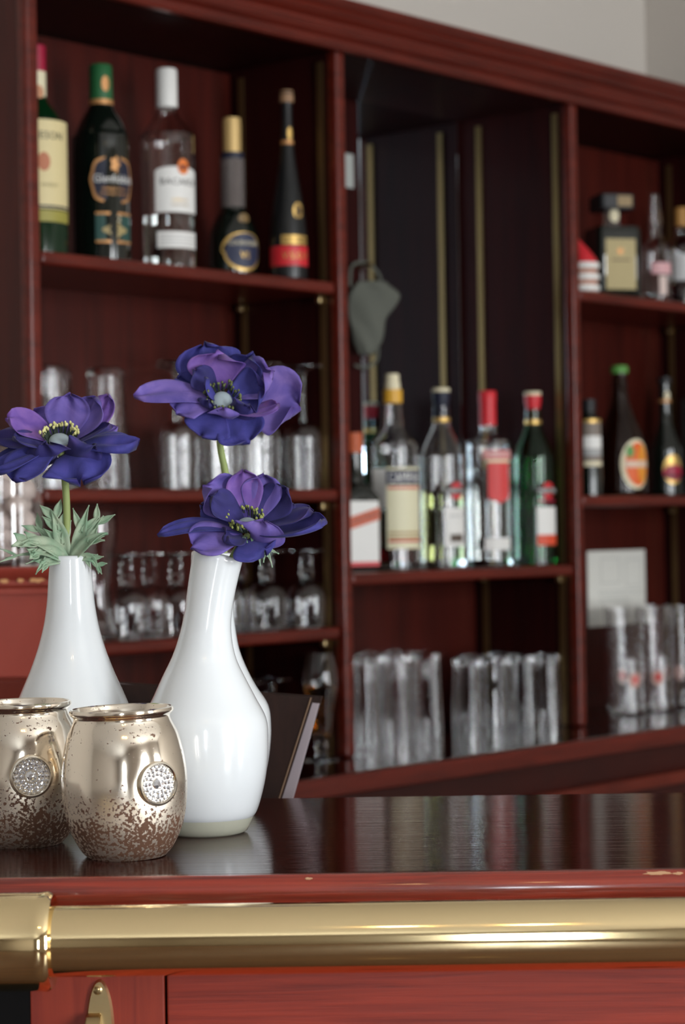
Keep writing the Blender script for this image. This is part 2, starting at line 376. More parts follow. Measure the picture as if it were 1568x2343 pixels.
def chip(name, parent, x, y, z, hw, hh, nrm, m, sd):
    rr = random.Random(sd); bm = B(); c = bm.verts.new((0, 0, 0)); ring_ = []
    for i in range(18):
        a = 2 * PI * i / 18; f = .7 + .6 * rr.random(); ring_.append(bm.verts.new((hw * f * math.cos(a), hh * f * math.sin(a), 0)))
    for i in range(18): bm.faces.new((c, ring_[i], ring_[(i + 1) % 18]))
    q = bmesh.ops.extrude_face_region(bm, geom=list(bm.faces)); bmesh.ops.translate(bm, vec=(0, 0, .0003), verts=[e for e in q['geom'] if isinstance(e, bmesh.types.BMVert)])
    bm.transform(Matrix.Translation((x, y, z)) @ Vector((0, 0, 1)).rotation_difference(Vector(nrm)).to_matrix().to_4x4()); obj(name, bm, m, parent, False)
CHIP = mat('bare_wood', (.62, .36, .20), .7)
chip('worn_chip', bar, .2035, .0046, BAR - .0020, .0085, .0016, (0, -.55, .83), CHIP, 3); chip('worn_chip', bar, .2165, .0040, BAR - .0024, .003, .0012, (0, -.6, .8), CHIP, 5)
chip('worn_chip', bar, -.026, .0040, BAR - .0024, .0022, .0010, (0, -.6, .8), CHIP, 6)
rail = thing('bar_rail', 'polished brass rail running along the front edge of the bar', 'rail', (0, 1.375, 1.0706), -.006)
bm = B(); tube(bm, [(-.225, 0, 0), (XR, 0, 0)], .0222, 64); obj('rail_tube', bm, BRASS, rail)
pr = [(.0228, -.188), (.0292, -.186), (.0312, -.189), (.0306, -.195), (.0304, -.232), (.0315, -.236), (.031, -.25), (.0255, -.252)]
bm = lathe([(r, z) for r, z in pr] + [(.0228, -.252), (.0228, -.188)], 64); bm.transform(Matrix.Rotation(PI / 2, 4, 'Y')); obj('end_collar', bm, BRASS, rail)
bm = B(); tube(bm, [(-.243, .018, -.006), (-.243, .049, -.006)], .012, 20); obj('mounting_arm', bm, BRASS, rail)

hk = thing('coat_hook', 'small oval brass hook plate screwed to bar front below rail', 'hook', (-.1662, 1.4498, .995), fr)
bm = B(); n_ = 40; a_ = []; b_ = []
for i in range(n_):
    a = 2 * PI * i / n_; x = .0098 * math.cos(a); z = .036 * math.sin(a)
    a_.append(bm.verts.new((x, .0035, z))); b_.append(bm.verts.new((x * .84, 0, z * .95)))
for i in range(n_): bm.faces.new((a_[i], a_[(i + 1) % n_], b_[(i + 1) % n_], b_[i]))
bm.faces.new(b_); bm.faces.new(a_[::-1]); obj('back_plate', bm, SATIN, hk)
bm = lathe(solid([(.0031, 0), (.0031, .0008), (.002, .0016)]), 20); bm.transform(Matrix.Translation((-.001, .0005, .029)) @ Matrix.Rotation(PI / 2, 4, 'X')); sw = obj('screw', bm, SATIN, hk)
bm = B(); box(bm, -.0029, .0009, -.0014, -.0009, .0287, .0293); box(bm, -.0013, -.0007, -.0014, -.0009, .0271, .0309); obj('screw_slot', bm, OLDBRASS, sw, False)
bm = B(); prism(bm, [(.001, .014), (-.006, .013), (-.013, .006), (-.016, -.006), (-.014, -.018), (-.006, -.022), (.001, -.018)], -.0085, .0012)
bmesh.ops.bevel(bm, geom=list(bm.edges), offset=.0009, segments=2, affect='EDGES'); obj('hook_arm', bm, SATIN, hk)

# ------------------------------------------------------------------ red cabinet at the left with a jar on it
rc = thing('side_cabinet', 'red painted wooden cabinet with worn moulding behind the left vase', 'cabinet', (-.33, 2.45, 0), 0)
obj('body', bx(-.40, 0, 0, .20, 1.165, 1.262), REDPAINT, rc)
co = [(0, 0), (-.006, .0), (-.006, .006), (-.012, .010), (-.012, .015), (-.018, .020), (-.022, .026), (-.022, .030), (.20, .030), (.20, 0)]
obj('top_moulding', prism(B(), [(y, z + 1.258) for y, z in co], -.41, .006), REDPAINT, rc)
obj('base', bx(-.41, .01, -.05, .20, .002, 1.165, .003), MAH, rc)
for q, (x, w__) in enumerate([(-.012, .008), (-.030, .004), (-.048, .005)]): chip('worn_patch', rc, x, -.0150, 1.2730, w__, .0022, (0, -1, 0), mat('worn_paint', (.66, .33, .14), .6), 20 + q)
jar = thing('glass_jar', 'clear glass jar of pale stones on the red cabinet at the left edge', 'jar', (-.395, 2.535, 1.288))
obj('body', lathe(shell(spline([(.044, 0), (.048, .006), (.048, .10), (.046, .135), (.040, .15), (.042, .16)], 4), .003), 40), CLEAR, jar)
bm = B()
for k in range(26):
    z = .016 + .018 * (k // 5); a = k * 2.4; r = .026 if k % 5 else 0
    q = bmesh.ops.create_icosphere(bm, subdivisions=2, radius=.0125 + .002 * R.random(), matrix=Matrix.Translation((r * math.cos(a), r * math.sin(a), z)))
    for v_ in q['verts']: v_.co += Vector((R.gauss(0, .0006), R.gauss(0, .0006), R.gauss(0, .0006)))
st = obj('pale_stones', bm, mat('pale_stone', (.66, .55, .50), .4), jar); st['kind'] = 'stuff'

# ------------------------------------------------------------------ menu folder on the counter's far edge
mn = thing('menu_folder', 'dark brown menu folder leaning at the back of the bar behind the white vases', 'menu folder')
def slab(bm, c, t):
    """thick sheet from four front corners (world), thickness vector t"""
    a = [bm.verts.new(p) for p in c]; b_ = [bm.verts.new(Vector(p) + t) for p in c]
    bm.faces.new(a); bm.faces.new(b_[::-1])
    for i in range(4): bm.faces.new((a[i], b_[i], b_[(i + 1) % 4], a[(i + 1) % 4]))
    return bm
mn.location = (-.0610, 1.885, 1.0235)
bt = Vector((.004, .006, 0))
c0 = [Vector((-.215, -.004, 0)), Vector((-.021, -.004, 0)), Vector((.0310, .040, .1545)), Vector((-.150, .040, .1700))]
fc = obj('front_cover', slab(B(), c0, bt * .6), LEATHER, mn, False)
bm = B(); tube(bm, [c0[1] + Vector((-.0003, -.0004, 0)), c0[2] + Vector((-.0003, -.0004, 0))], .0007, 8); obj('edge_piping', bm, mat('tan_piping', (.16, .085, .04), .5), fc)
c1 = [p + bt for p in c0]; c1[1] = c1[1] + Vector((.010, .004, .0)); c1[2] = c1[2] + Vector((.002, .002, -.006))
obj('inner_page', slab(B(), c1, bt * .3), PAPER, mn, False)
c2 = [p + bt * 2 for p in c0]; obj('back_cover', slab(B(), c2, bt * .6), LEATHER, mn, False)

# ------------------------------------------------------------------ white vases
VPL = [(.028, .0075), (.0335, .010), (.0388, .016), (.044, .033), (.0475, .050), (.0486, .068), (.0467, .085), (.0399, .1027), (.0324, .120), (.026, .1375), (.0213, .155), (.0186, .172), (.0173, .188), (.0160, .202), (.0157, .2062)]
VP = [(.028, .0075), (.0335, .010), (.0388, .016), (.0440, .033), (.0470, .050), (.0481, .068), (.0468, .085), (.0386, .1015), (.0311, .1170), (.0242, .1315), (.0200, .1465), (.0179, .1625), (.0180, .1816), (.0187, .2000), (.0190, .2062)]
VPB = [(r if z < .08 else r - .0030 * math.sin(PI * min(1, (z - .08) / .06)), z) for r, z in VP]
def vase(loc, label, bend=0, rotz=0, VP=VP):
    t = thing('bud_vase', label, 'vase', loc, rotz, 'white bud vases on the bar')
    pr = spline(VP, 5)
    inner = [(max(r - .0035, .002), z) for r, z in pr if z > .02][::-1]
    full = [(0, .0075)] + pr + [(pr[-1][0] - .0002, .2076), (pr[-1][0] - .0009, .2087), (pr[-1][0] - .0019, .2092), (pr[-1][0] - .0029, .2087), (pr[-1][0] - .0035, .2074)] + inner + [(0, .02)]
    def warp(c):
        z = c.z
        if z < .105 or not bend: return c
        s = (z - .105) / .1035; ang = bend * s
        cx = bend * .1035 * s * s / 2
        return Vector((cx + c.x * math.cos(ang), c.y, z - c.x * math.sin(ang)))
    obj('body', lathe(full, 64, warp=warp), PORC, t)
    ft = obj('foot', lathe(solid([(.028, 0), (.0315, .002), (.0336, .006), (.0362, .0118), (.0366, .0128), (.0338, .0102), (.0275, .0071)]), 64), FOOTG, t); ft['label'] = 'clear glass foot'
    return t
VF, VL, VB = (-.1065, 1.6445, BAR), (-.2110, 1.688, BAR), (-.1085, 1.768, BAR)
vase(VF, 'white bud vase in front of its twin, with neck bent to the right', .24)
vase(VL, 'white bud vase standing at the left, with green leaves at its mouth', VP=VPL)
vase(VB, 'white bud vase almost hidden behind the one with the bent neck', .09, VP=VPB)

# ------------------------------------------------------------------ anemones
def petal(parent, c, k, p0, p1, p2, W, N, cup, m, ruf=.06, sd=0):
    rr = random.Random(sd); bm = B(); uvl = bm.loops.layers.uv.new('UVMap'); nu, nv = 14, 14; g = []
    W = W * 1.16; p0, p1, p2, N = (Vector(x) for x in (p0, p1, p2, N)); ph = rr.random() * 6; f1 = 2.2 + rr.random() * 2; ph2 = rr.random() * 6
    for j in range(nv + 1):
        t = j / nv; row = []
        ctr = p0 * (1 - t) ** 2 + p1 * 2 * t * (1 - t) + p2 * t * t
        tan = ((p1 - p0) * 2 * (1 - t) + (p2 - p1) * 2 * t).normalized()
        cr = tan.cross(N).normalized(); nn = cr.cross(tan).normalized()
        wd = W / 2 * (.26 + .80 * math.sin(PI * .5 * min(1, t * 1.45)) ** 1.1) * math.sqrt(max(0.0, 1 - max(0, (t - .52) / .482) ** 2.6))
        for i in range(nu + 1):
            s = -1 + 2 * i / nu
            lift = cup * W * .5 * (s * s) * (.3 + .7 * t) + ruf * W * math.sin(f1 * s * 2 + ph) * t * t + ruf * .5 * W * math.sin(7 * s + ph2) * t ** 4 * abs(s)
            back = -.10 * W * s * s * t
            p = ctr + cr * wd * s + nn * lift + tan * (back * .3 + .04 * W * math.sin(5 * s + ph2) * t ** 3)
            row.append(bm.verts.new(Vector(p) * k))
        g.append(row)
    for j in range(nv):
        for i in range(nu):
            f = bm.faces.new((g[j][i], g[j][i + 1], g[j + 1][i + 1], g[j + 1][i]))
            for lp, (a, b_) in zip(f.loops, ((i, j), (i + 1, j), (i + 1, j + 1), (i, j + 1))): lp[uvl].uv = (a / nu, b_ / nv)
    bmesh.ops.remove_doubles(bm, verts=bm.verts, dist=1e-6)
    o = obj('petal', bm, m, parent, sharp=180)
    so = o.modifiers.new('thickness', 'SOLIDIFY'); so.thickness = .0005; so.offset = 0
    return o
def heart(parent, k, axis, r=24, n=46, c=(0, 0, 0), tip=ANTHER, sd=1, gap=-2):
    rr = random.Random(sd); ax = Vector(axis).normalized(); q = Vector((0, 0, 1)).rotation_difference(ax).to_matrix().to_4x4()
    M = Matrix.Translation(Vector(c) * k) @ q
    bm = lathe([(r * k * math.cos(a), r * k * .62 * math.sin(a) - 2 * k) for a in [x * PI / 16 for x in range(8)]] + [(0, r * k * .62 - 2 * k)], 24)
    bm.transform(M); obj('seed_head', bm, DISC, parent)
    bm = B(); bt_ = B()
    for i in range(n):
        a = 2 * PI * (i + rr.random() * .7) / n
        if math.sin(a) < gap: continue
        r0 = r * .95; r1 = r * (1.25 + .55 * rr.random()); z1 = r * (.45 + .65 * rr.random())
        p = [Vector((r0 * math.cos(a), r0 * math.sin(a), -6)) * k, Vector((r1 * .92 * math.cos(a), r1 * .92 * math.sin(a), z1 * .6)) * k, Vector((r1 * math.cos(a), r1 * math.sin(a), z1)) * k]
        tube(bm, p, 1.3 * k, 6)
        bmesh.ops.create_icosphere(bt_, subdivisions=1, radius=(2.8 + 1.2 * rr.random()) * k, matrix=Matrix.Translation(p[2]) @ Matrix.Diagonal((1, 1, 1.5, 1)))
    bm.transform(M); bt_.transform(M)
    f = obj('stamens', bm, FILA, parent); obj('anthers', bt_, tip, f)
def leaf(parent, p0, p1, p2, W, N, lobes=3):
    """feathery anemone leaf: a blade cut into narrow lobes"""
    bm = B(); p0, p1, p2, N = (Vector(x) for x in (p0, p1, p2, N))
    def blade(a, m_, b_, w):
        g = []
        for j in range(9):
            t = j / 8; c = a * (1 - t) ** 2 + m_ * 2 * t * (1 - t) + b_ * t * t; tan = ((m_ - a) * 2 * (1 - t) + (b_ - m_) * 2 * t).normalized()
            cr = tan.cross(N).normalized(); nn = cr.cross(tan)
            wd = w * (.35 + .65 * math.sin(PI * min(1, t * 1.2 + .05)) ) * (1 - max(0, (t - .7) / .31) ** 2) + 1e-5
            g.append([bm.verts.new(c + cr * wd * s + nn * (abs(s) * w * .45)) for s in (-1, -.5, 0, .5, 1)])
        for j in range(8):
            for i in range(4): bm.faces.new((g[j][i], g[j][i + 1], g[j + 1][i + 1], g[j + 1][i]))
    blade(p0, p1, p2, W)
    d = p2 - p0; L = d.length; cr = d.normalized().cross(N).normalized()
    for i in range(lobes):
        t = .30 + .5 * i / max(1, lobes - 1) if lobes > 1 else .5
        b0 = p0 * (1 - t) ** 2 + p1 * 2 * t * (1 - t) + p2 * t * t
        for s in (-1, 1):
            e = b0 + d * (.42 - .12 * t) + cr * s * L * (.30 - .12 * t); blade(b0, b0 + d * .2 + cr * s * L * .13, e, W * .55)
    o = obj('leaf', bm, LEAF, parent, sharp=180); so = o.modifiers.new('thickness', 'SOLIDIFY'); so.thickness = .0006
    return o
K = 1 / 2960
fA = thing('anemone', 'violet blue anemone facing up in the left white vase', 'flower', (-.2165, 1.686, 1.3963), 0, 'anemones in the white vases')
PA = [((8,10,5),(10,38,60),(18,38,114),88,(0,-1,.3),.25,PET_V), ((15,10,5),(62,35,52),(80,25,104),84,(-.5,-1,.3),.3,PET_V), ((25,18,5),(92,50,60),(106,52,112),56,(-.3,-1,.2),.2,PET_P),
      ((-10,14,5),(-50,55,35),(-78,58,74),88,(.2,-.8,.6),.15,PET_V), ((-15,5,0),(-70,15,45),(-125,0,55),66,(.3,-.7,.5),.4,PET_P), ((-20,10,-5),(-100,35,20),(-156,22,12),78,(-.2,-.6,.8),.15,PET_D),
      ((-20,0,-10),(-90,-20,-18),(-158,-30,-66),88,(-.2,-.5,.8),.12,PET_B), ((-10,-5,-14),(-70,-45,-28),(-98,-60,-86),92,(0,-.6,.8),.12,PET_B), ((-8,-6,-34),(-30,-48,-48),(-28,-52,0),92,(.2,1,.4),.3,PET_D),
      ((10,-6,-28),(58,-48,-46),(82,-44,-8),96,(-.3,.8,.5),.22,PET_D), ((25,0,-10),(100,-10,16),(176,-15,-6),86,(0,-.5,.85),-.1,PET_B), ((4,-8,-28),(45,-50,-42),(52,-62,-94),136,(0,-.7,.7),.06,PET_B),
      ((25,15,0),(80,50,25),(124,60,34),44,(0,-.5,.8),.1,PET_V), ((20,-5,-10),(75,-22,18),(118,-22,34),66,(-.2,-.35,1),.2,PET_D), ((-15,-4,-16),(-60,-30,5),(-104,-30,10),60,(.2,-.5,.9),.25,PET_D)]
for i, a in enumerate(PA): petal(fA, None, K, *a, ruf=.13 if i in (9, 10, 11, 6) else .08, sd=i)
heart(fA, K, (.05, -.50, .86), 25, 84, (-2, -8, 6), mat('anther_pale', (.66, .63, .27), .7), 3, -.35)
def stem(parent, pts, r=.0028):
    obj('stem', tube(B(), spline(pts, 6), r, 12), STEM, parent)
stem(fA, [(0, 0, -.006), (.003, .001, -.035), (.0035, .001, -.07), (.001, .001, -.105), (.004, .002, -.13)])
def px(dx, dz, dy=0): return Vector((dx * K, dy * K, dz * K))
# leaves of the left flower, measured from the mouth of the vase
mo = (VL[0] - fA.location.x, 0, (BAR + .208) - fA.location.z)
def mp_(x, z, y): return Vector(mo) + px(x, z, y)
for p0, p1, p2, W, N, lb in [((-8,-12,-6),(-16,60,0),(-42,108,10),.0062,(0,-1,.2),3), ((-8,-12,6),(-40,45,15),(-88,72,25),.0050,(.2,-1,.4),2), ((-10,-10,-14),(-60,50,-25),(-112,22,-42),.0078,(.1,-.7,.8),3),
        ((-12,-10,-16),(-50,25,-40),(-78,-4,-52),.0070,(.1,-.8,.7),2), ((10,-12,-4),(25,60,0),(46,118,6),.0052,(0,-1,.2),1), ((10,-12,2),(35,50,8),(78,92,18),.0050,(-.1,-1,.3),2),
        ((8,-10,-14),(45,42,-28),(92,50,-30),.0062,(-.1,-.8,.7),1), ((-14,-10,-14),(-70,18,-40),(-140,-2,-44),.0028,(0,-.6,.8),2), ((-14,-10,-22),(-48,2,-50),(-70,-38,-58),.0045,(.1,-.9,.4),1),
        ((12,-10,-16),(62,20,-30),(70,-38,-34),.0034,(-.2,-1,.2),3)]:
    leaf(fA, mp_(*[p0[0], p0[1], p0[2]]), mp_(*p1), mp_(*p2), W, N, lb)

fB = thing('anemone', 'tallest violet blue anemone, turned towards the viewer on a bent stem', 'flower', (-.0955, 1.76, 1.4335), 0, 'anemones in the white vases')
KB = 1.76 / 5000
PB = [((-10,25,20),(-34,48,80),(-42,38,128),128,(0,-1,.2),.12,PET_B), ((-5,10,18),(-16,34,70),(-12,14,108),112,(0,-1,.3),.28,PET_P), ((20,12,15),(62,36,60),(68,10,102),84,(-.4,-1,.2),.3,PET_B),
      ((20,5,0),(78,15,38),(118,-18,58),92,(-.6,-.9,.2),.35,PET_V), ((14,-4,-2),(62,8,4),(98,-18,16),104,(-.35,-1,.3),.22,PET_B), ((25,14,-10),(110,28,2),(176,8,-24),140,(0,-1,.22),.08,PET_V),
      ((-15,6,12),(-46,16,42),(-64,2,66),58,(.5,-1,.1),.25,PET_D), ((-20,16,8),(-78,32,26),(-108,30,46),66,(.2,-1,.2),.1,PET_B), ((-15,0,-14),(-95,-12,30),(-198,-20,2),62,(.05,-.72,.7),.22,PET_V),
      ((-15,-5,-18),(-84,-28,-6),(-100,-28,-38),72,(.1,-.8,.6),.12,PET_V), ((-5,-6,-30),(-34,-38,-70),(-44,-42,-90),96,(0,-.85,.5),.1,PET_B), ((8,-6,-30),(42,-42,-75),(62,-46,-106),98,(0,-.85,.4),.1,PET_B),
      ((2,-14,-34),(4,-46,-58),(6,-52,-26),62,(0,.9,.5),.2,PET_V), ((18,-10,-30),(84,-38,-44),(132,-38,-22),56,(0,-.5,.9),.2,PET_P), ((-12,-8,-4),(-38,-22,10),(-36,-16,46),36,(.95,-.3,0),.3,PET_B),
      ((-14,-8,-20),(-44,-36,-32),(-28,-44,-8),52,(.5,.6,.4),.2,PET_D), ((30,16,10),(90,40,30),(118,44,56),48,(-.2,-1,.1),.1,PET_D), ((12,-10,-26),(46,-46,-46),(66,-50,-22),60,(-.2,.9,.4),.2,PET_D)]
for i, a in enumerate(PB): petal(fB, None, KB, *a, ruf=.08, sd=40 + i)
heart(fB, KB, (.08, -.86, .52), 24, 46, (0, -6, -6), mat('anther_olive', (.16, .19, .07), .7), 5)
stem(fB, [(0, .012, -.012), (-.003, .012, -.035), (.001, .012, -.06), (.006, .010, -.085), (.001, .008, -.115), (-.007, .008, -.15)])

fC = thing('anemone', 'low violet blue anemone at the mouth of the front vase', 'flower', (-.0705, 1.645, 1.3335), 0, 'anemones in the white vases')
KC = 1.645 / 5000
PC = [((0,15,0),(-12,38,60),(-12,30,118),72,(0,-1,.2),.2,PET_P), ((10,15,0),(32,38,58),(36,28,108),80,(-.1,-1,.2),.25,PET_V), ((-15,10,0),(-66,32,52),(-100,12,84),98,(.5,-1,.2),.3,PET_V),
      ((-15,0,-6),(-62,2,36),(-88,-12,58),76,(.7,-.6,.2),.25,PET_D), ((-20,0,-26),(-112,-12,12),(-206,-18,-30),52,(0,-.55,.8),.15,PET_B), ((-14,-6,-36),(-82,-42,-26),(-126,-46,-62),90,(0,-.75,.65),.08,PET_V),
      ((20,10,0),(62,32,36),(90,14,76),80,(-.4,-1,.2),.3,PET_D), ((12,-6,-32),(92,-24,-42),(176,-28,-6),118,(0,-.22,.97),.30,PET_B), ((24,5,-14),(92,18,12),(146,10,22),74,(0,-.5,.85),.15,PET_D),
      ((4,-14,-36),(24,-52,-48),(36,-48,2),104,(0,.9,.4),.25,PET_V), ((0,-10,-40),(22,-48,-58),(38,-52,-74),116,(0,-.6,.8),.08,PET_B), ((26,15,0),(82,38,15),(102,42,38),48,(0,-1,.3),.1,PET_D),
      ((-12,-6,-34),(-40,-40,-44),(-56,-46,-34),70,(0,-.6,.8),.15,PET_D), ((-18,12,0),(-80,40,20),(-112,34,40),60,(.2,-1,.3),.1,PET_B)]
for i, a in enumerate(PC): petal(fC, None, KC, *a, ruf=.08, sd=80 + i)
heart(fC, KC, (-.12, -.55, .82), 25, 60, (-6, -2, -8), mat('anther_green', (.30, .33, .10), .7), 7)
stem(fC, [(0, 0, -.010), (-.010, .002, -.022), (-.016, .003, -.036), (-.02, .003, -.06)])
for p0, p1, p2, W, lb in [((.002, -.004, -.012), (.007, -.010, -.018), (.0085, -.012, -.034), .0026, 1), ((.004, -.004, -.012), (.013, -.010, -.016), (.0175, -.012, -.035), .0024, 1), ((-.004, -.004, -.012), (-.002, -.010, -.018), (.000, -.012, -.026), .002, 1)]:
    leaf(fC, p0, p1, p2, W, (0, -1, .2), lb)

# ------------------------------------------------------------------ mercury glass votives
def votive(loc, label, sc_, phi, zm, tilt):
    t = thing('votive_holder', label, 'candle holder', loc, 0, 'mercury glass candle holders'); t.rotation_euler = (0, tilt, 0)
    pr = spline([(.027, 0), (.0325, .006), (.0390, .019), (.0424, .033), (.0441, .052), (.0428, .068), (.0392, .084), (.0345, .0945), (.0338, .0975)], 6)
    pr += [(.0346, .0990), (.0360, .1000), (.0367, .1016), (.0362, .1034), (.0350, .1040)]
    full = [(0, .0005)] + pr + [(.0340, .1034), (.0335, .1015)] + [(r - .0022, z) for r, z in pr if .012 < z < .097][::-1] + [(0, .011)]
    full = [(r * sc_, z * sc_) for r, z in full]
    def dent(c):   # the round seat for the medallion is pressed out of the wall
        a = math.atan2(c.x, -c.y) - phi; d = math.hypot(a * .043, c.z - zm * sc_); rad = math.hypot(c.x, c.y)
        if rad < .02: return c
        k = max(0.0, 1 - (d / .020) ** 4); tgt = .0425 * sc_
        f = 1 + k * (tgt / rad - 1) * (.7 if rad > .038 else 0); return Vector((c.x * f, c.y * f, c.z))
    obj('glass_body', lathe(full, 96, warp=dent), MERC, t)
    # medallion
    rm = .0425 * sc_; z0 = zm * sc_
    Mx = Matrix.Translation((rm * math.sin(phi), -rm * math.cos(phi), z0)) @ Matrix.Rotation(phi, 4, 'Z') @ Matrix.Rotation(PI / 2, 4, 'X')
    bm = lathe([(0, .0006), (.0122, .0006), (.0128, .0022), (.0138, .003), (.0150, .0026), (.0156, .0008), (.0150, -.004), (0, -.004)], 48); bm.transform(Mx)
    md = obj('medallion', bm, mat('medallion_silver', (.72, .66, .56), .22, 1), t)
    def gem(x, y, r):
        g = lathe([(r, 0), (r * .96, r * .35), (r * .55, r * .75), (0, r * .80)], 8); g.transform(Mx @ Matrix.Translation((x, y, .0006)) @ Matrix.Rotation(R.random(), 4, 'Z'))
        obj('rhinestone', g, STONE, md, False)
    gem(0, 0, .0042)
    for n_, rr_, gr in ((12, .0064, .0015), (16, .0094, .0018), (22, .0116, .0012)):
        for i in range(n_): gem(rr_ * math.cos(2 * PI * i / n_), rr_ * math.sin(2 * PI * i / n_), gr)
    return t
votive((-.1545, 1.534, BAR), 'gold mercury glass candle holder in front of the bent vase', 1.0, math.radians(38), .0535, math.radians(-1.6))
votive((-.2365, 1.602, BAR), 'gold mercury glass candle holder cut off by the left edge', 1.0, math.radians(16), .0535, math.radians(-.6))

# ------------------------------------------------------------------ bottles
CA = {}
def bottle(name, label, u, w, z, body, bmats, cap=None, capm=None, seg=44, mod=None, thick=None, group='liquor bottles on the shelves', rot=0):
    t = thing(name, label, 'bottle', S(u, w, z), rot, group)
    pr = spline(body, 4)
    obj('glass_body', lathe(shell(pr, thick) if thick else solid(pr), seg, mod), bmats, t)
    if cap: obj('cap', lathe(solid(cap), 32), capm, t)
    return t
def ring(parent, name, r, z0, z1, m): return obj(name, lathe([(r - .0006, z0), (r, z0), (r, z1), (r - .0006, z1), (r - .0006, z0)], 40), m, parent)
def liquid(parent, body, t, top, m):
    pr = [(max(r - t - .0004, .001), z) for r, z in spline(body, 4) if .006 < z < top]; pr.append((pr[-1][0], top))
    obj('liquid', lathe(solid(pr), 40), m, parent)
D = math.radians
z1 = ZC + .361 + .0098
# green whiskey bottle half behind the post
b1 = [(.036, 0), (.0415, .003), (.0425, .010), (.0425, .165), (.0405, .182), (.030, .203), (.0165, .222), (.0145, .235), (.0143, .262)]
t = bottle('whiskey_bottle', 'green bottle with big cream label partly behind left post, topmost shelf', -.520, .105, z1, b1, GREEND, [(.0150, .262), (.0150, .297), (.0135, .299)], CRIM)
lb = obj('label', patch(.100, .068, .190, .0425, D(22)), CREAM, t); lettering('JAMESON', .0135, .160, .0425, D(22), BLACK, lb, squeeze=1.0)
obj('crest', disc_patch(.009, .013, .132, .0425, D(22), .0006), flat('rust', (.5, .17, .08)), lb)
lettering('IRISH WHISKEY', .0045, .098, .0425, D(22), flat('olive', (.3, .25, .1)), lb); obj('label_border', patch(.100, .0695, .0725, .0425, D(22), .0007), NAVY, lb)
obj('base_label', patch(.10, .050, .066, .0425, D(22)), flat('olive_gold', (.34, .30, .06)), t); ring(t, 'neck_label', .0148, .224, .262, IVORY)
obj('neck_seal', disc_patch(.0085, .010, .232, .0148, D(22), .0009), flat('seal_rust', (.55, .25, .13)), t)
# three-sided dark green bottle
b1 = [(.037, 0), (.0405, .003), (.0415, .012), (.0415, .168), (.038, .190), (.029, .212), (.0195, .228), (.0165, .240), (.016, .262)]
tri = lambda a, z: 1 + .05 * math.cos(3 * (a + PI / 2 - D(28))) * (1 if z < .19 else 0)
t = bottle('whisky_bottle', 'dark green three sided bottle with copper framed label, second on the topmost shelf', -.394, .11, z1, b1, DARKG, [(.0172, .235), (.0168, .262), (.0168, .288), (.0150, .291)], flat('foil_green', (.02, .12, .04), .4), mod=tri)
star = lambda a: (1 + .03 * math.cos(8 * a)) / (abs(math.cos(a)) ** 2.6 + abs(math.sin(a)) ** 2.6) ** (1 / 2.6)
lb = obj('label', disc_patch(.034, .0345, .121, .0418, D(30), .0012, star), COPPER, t)
fld = obj('label_field', disc_patch(.030, .0305, .121, .0418, D(30), .0016, star), NAVY, lb)
lettering('Glenfiddich', .0115, .117, .0418, D(32), WHITE, lb, .0022, .82); obj('stag_emblem', disc_patch(.006, .010, .143, .0418, D(32), .0021, lambda a: 1 + .25 * math.cos(5 * a)), COPPER, lb)
lettering('SINGLE MALT', .0045, .106, .0418, D(32), COPPER, lb, .0022); lettering('SCOTCH WHISKY', .004, .099, .0418, D(32), COPPER, lb, .0022)
l2 = obj('lower_label', patch(.056, .034, .074, .0418, D(31), .0012), TEAL, t); lettering('12', .009, .062, .0418, D(34), IVORY, l2, .0018)
for zz in (.0335, .0735): obj('label_border', patch(.056, zz - .0018, zz + .0018, .0418, D(31), .0017), COPPER, l2)
obj('gold_print', disc_patch(.016, .010, .050, .0418, D(31), .0017, lambda a: 1 + .2 * math.cos(4 * a)), flat('dull_gold', (.38, .29, .12)), l2)
ring(t, 'neck_ring', .0178, .233, .240, COPPER); obj('neck_emblem', disc_patch(.006, .011, .262, .0170, D(30), .0008), COPPER, t)
# clear rum bottle
b1 = [(.035, 0), (.0395, .003), (.0405, .012), (.0400, .03), (.0405, .19), (.0375, .205), (.027, .222), (.0165, .236), (.0148, .246), (.0145, .262)]
t = bottle('rum_bottle', 'clear bottle with white label and white cap, third on the topmost shelf', -.264, .11, z1, b1, CLEAR, [(.0155, .247), (.0158, .250), (.0158, .301), (.0145, .304)], WHITE, thick=.003)
liquid(t, b1, .003, .085, CLRLIQ)
lb = obj('label', patch(.072, .088, .148, .0405, D(28), .0004, 18, lambda s: .007 * math.sqrt(1 - s * s)), WHITE, t)
lettering('BACARDI', .0095, .128, .0405, D(30), flat('warm_black', (.06, .05, .05)), lb, squeeze=1.05); lettering('SUPERIOR', .004, .104, .0405, D(30), GOLD, lb); lettering('WHITE RUM', .0035, .097, .0405, D(30), flat('tan', (.45, .3, .1)), lb)
em = obj('round_emblem', disc_patch(.0092, .0115, .155, .0405, D(38), .0010), ORANGE, t); obj('bat_emblem', disc_patch(.005, .005, .154, .0405, D(38), .0014, lambda a: 1 + .4 * math.cos(2 * a)), flat('bat', (.25, .05, .02)), em)
l2 = obj('lower_label', patch(.068, .036, .060, .0405, D(28)), WHITE, t)
for zz in (.041, .045, .050, .054): obj('label_line', patch(.06, zz - .0005, zz + .0005, .0405, D(28), .0007), GREY, l2)
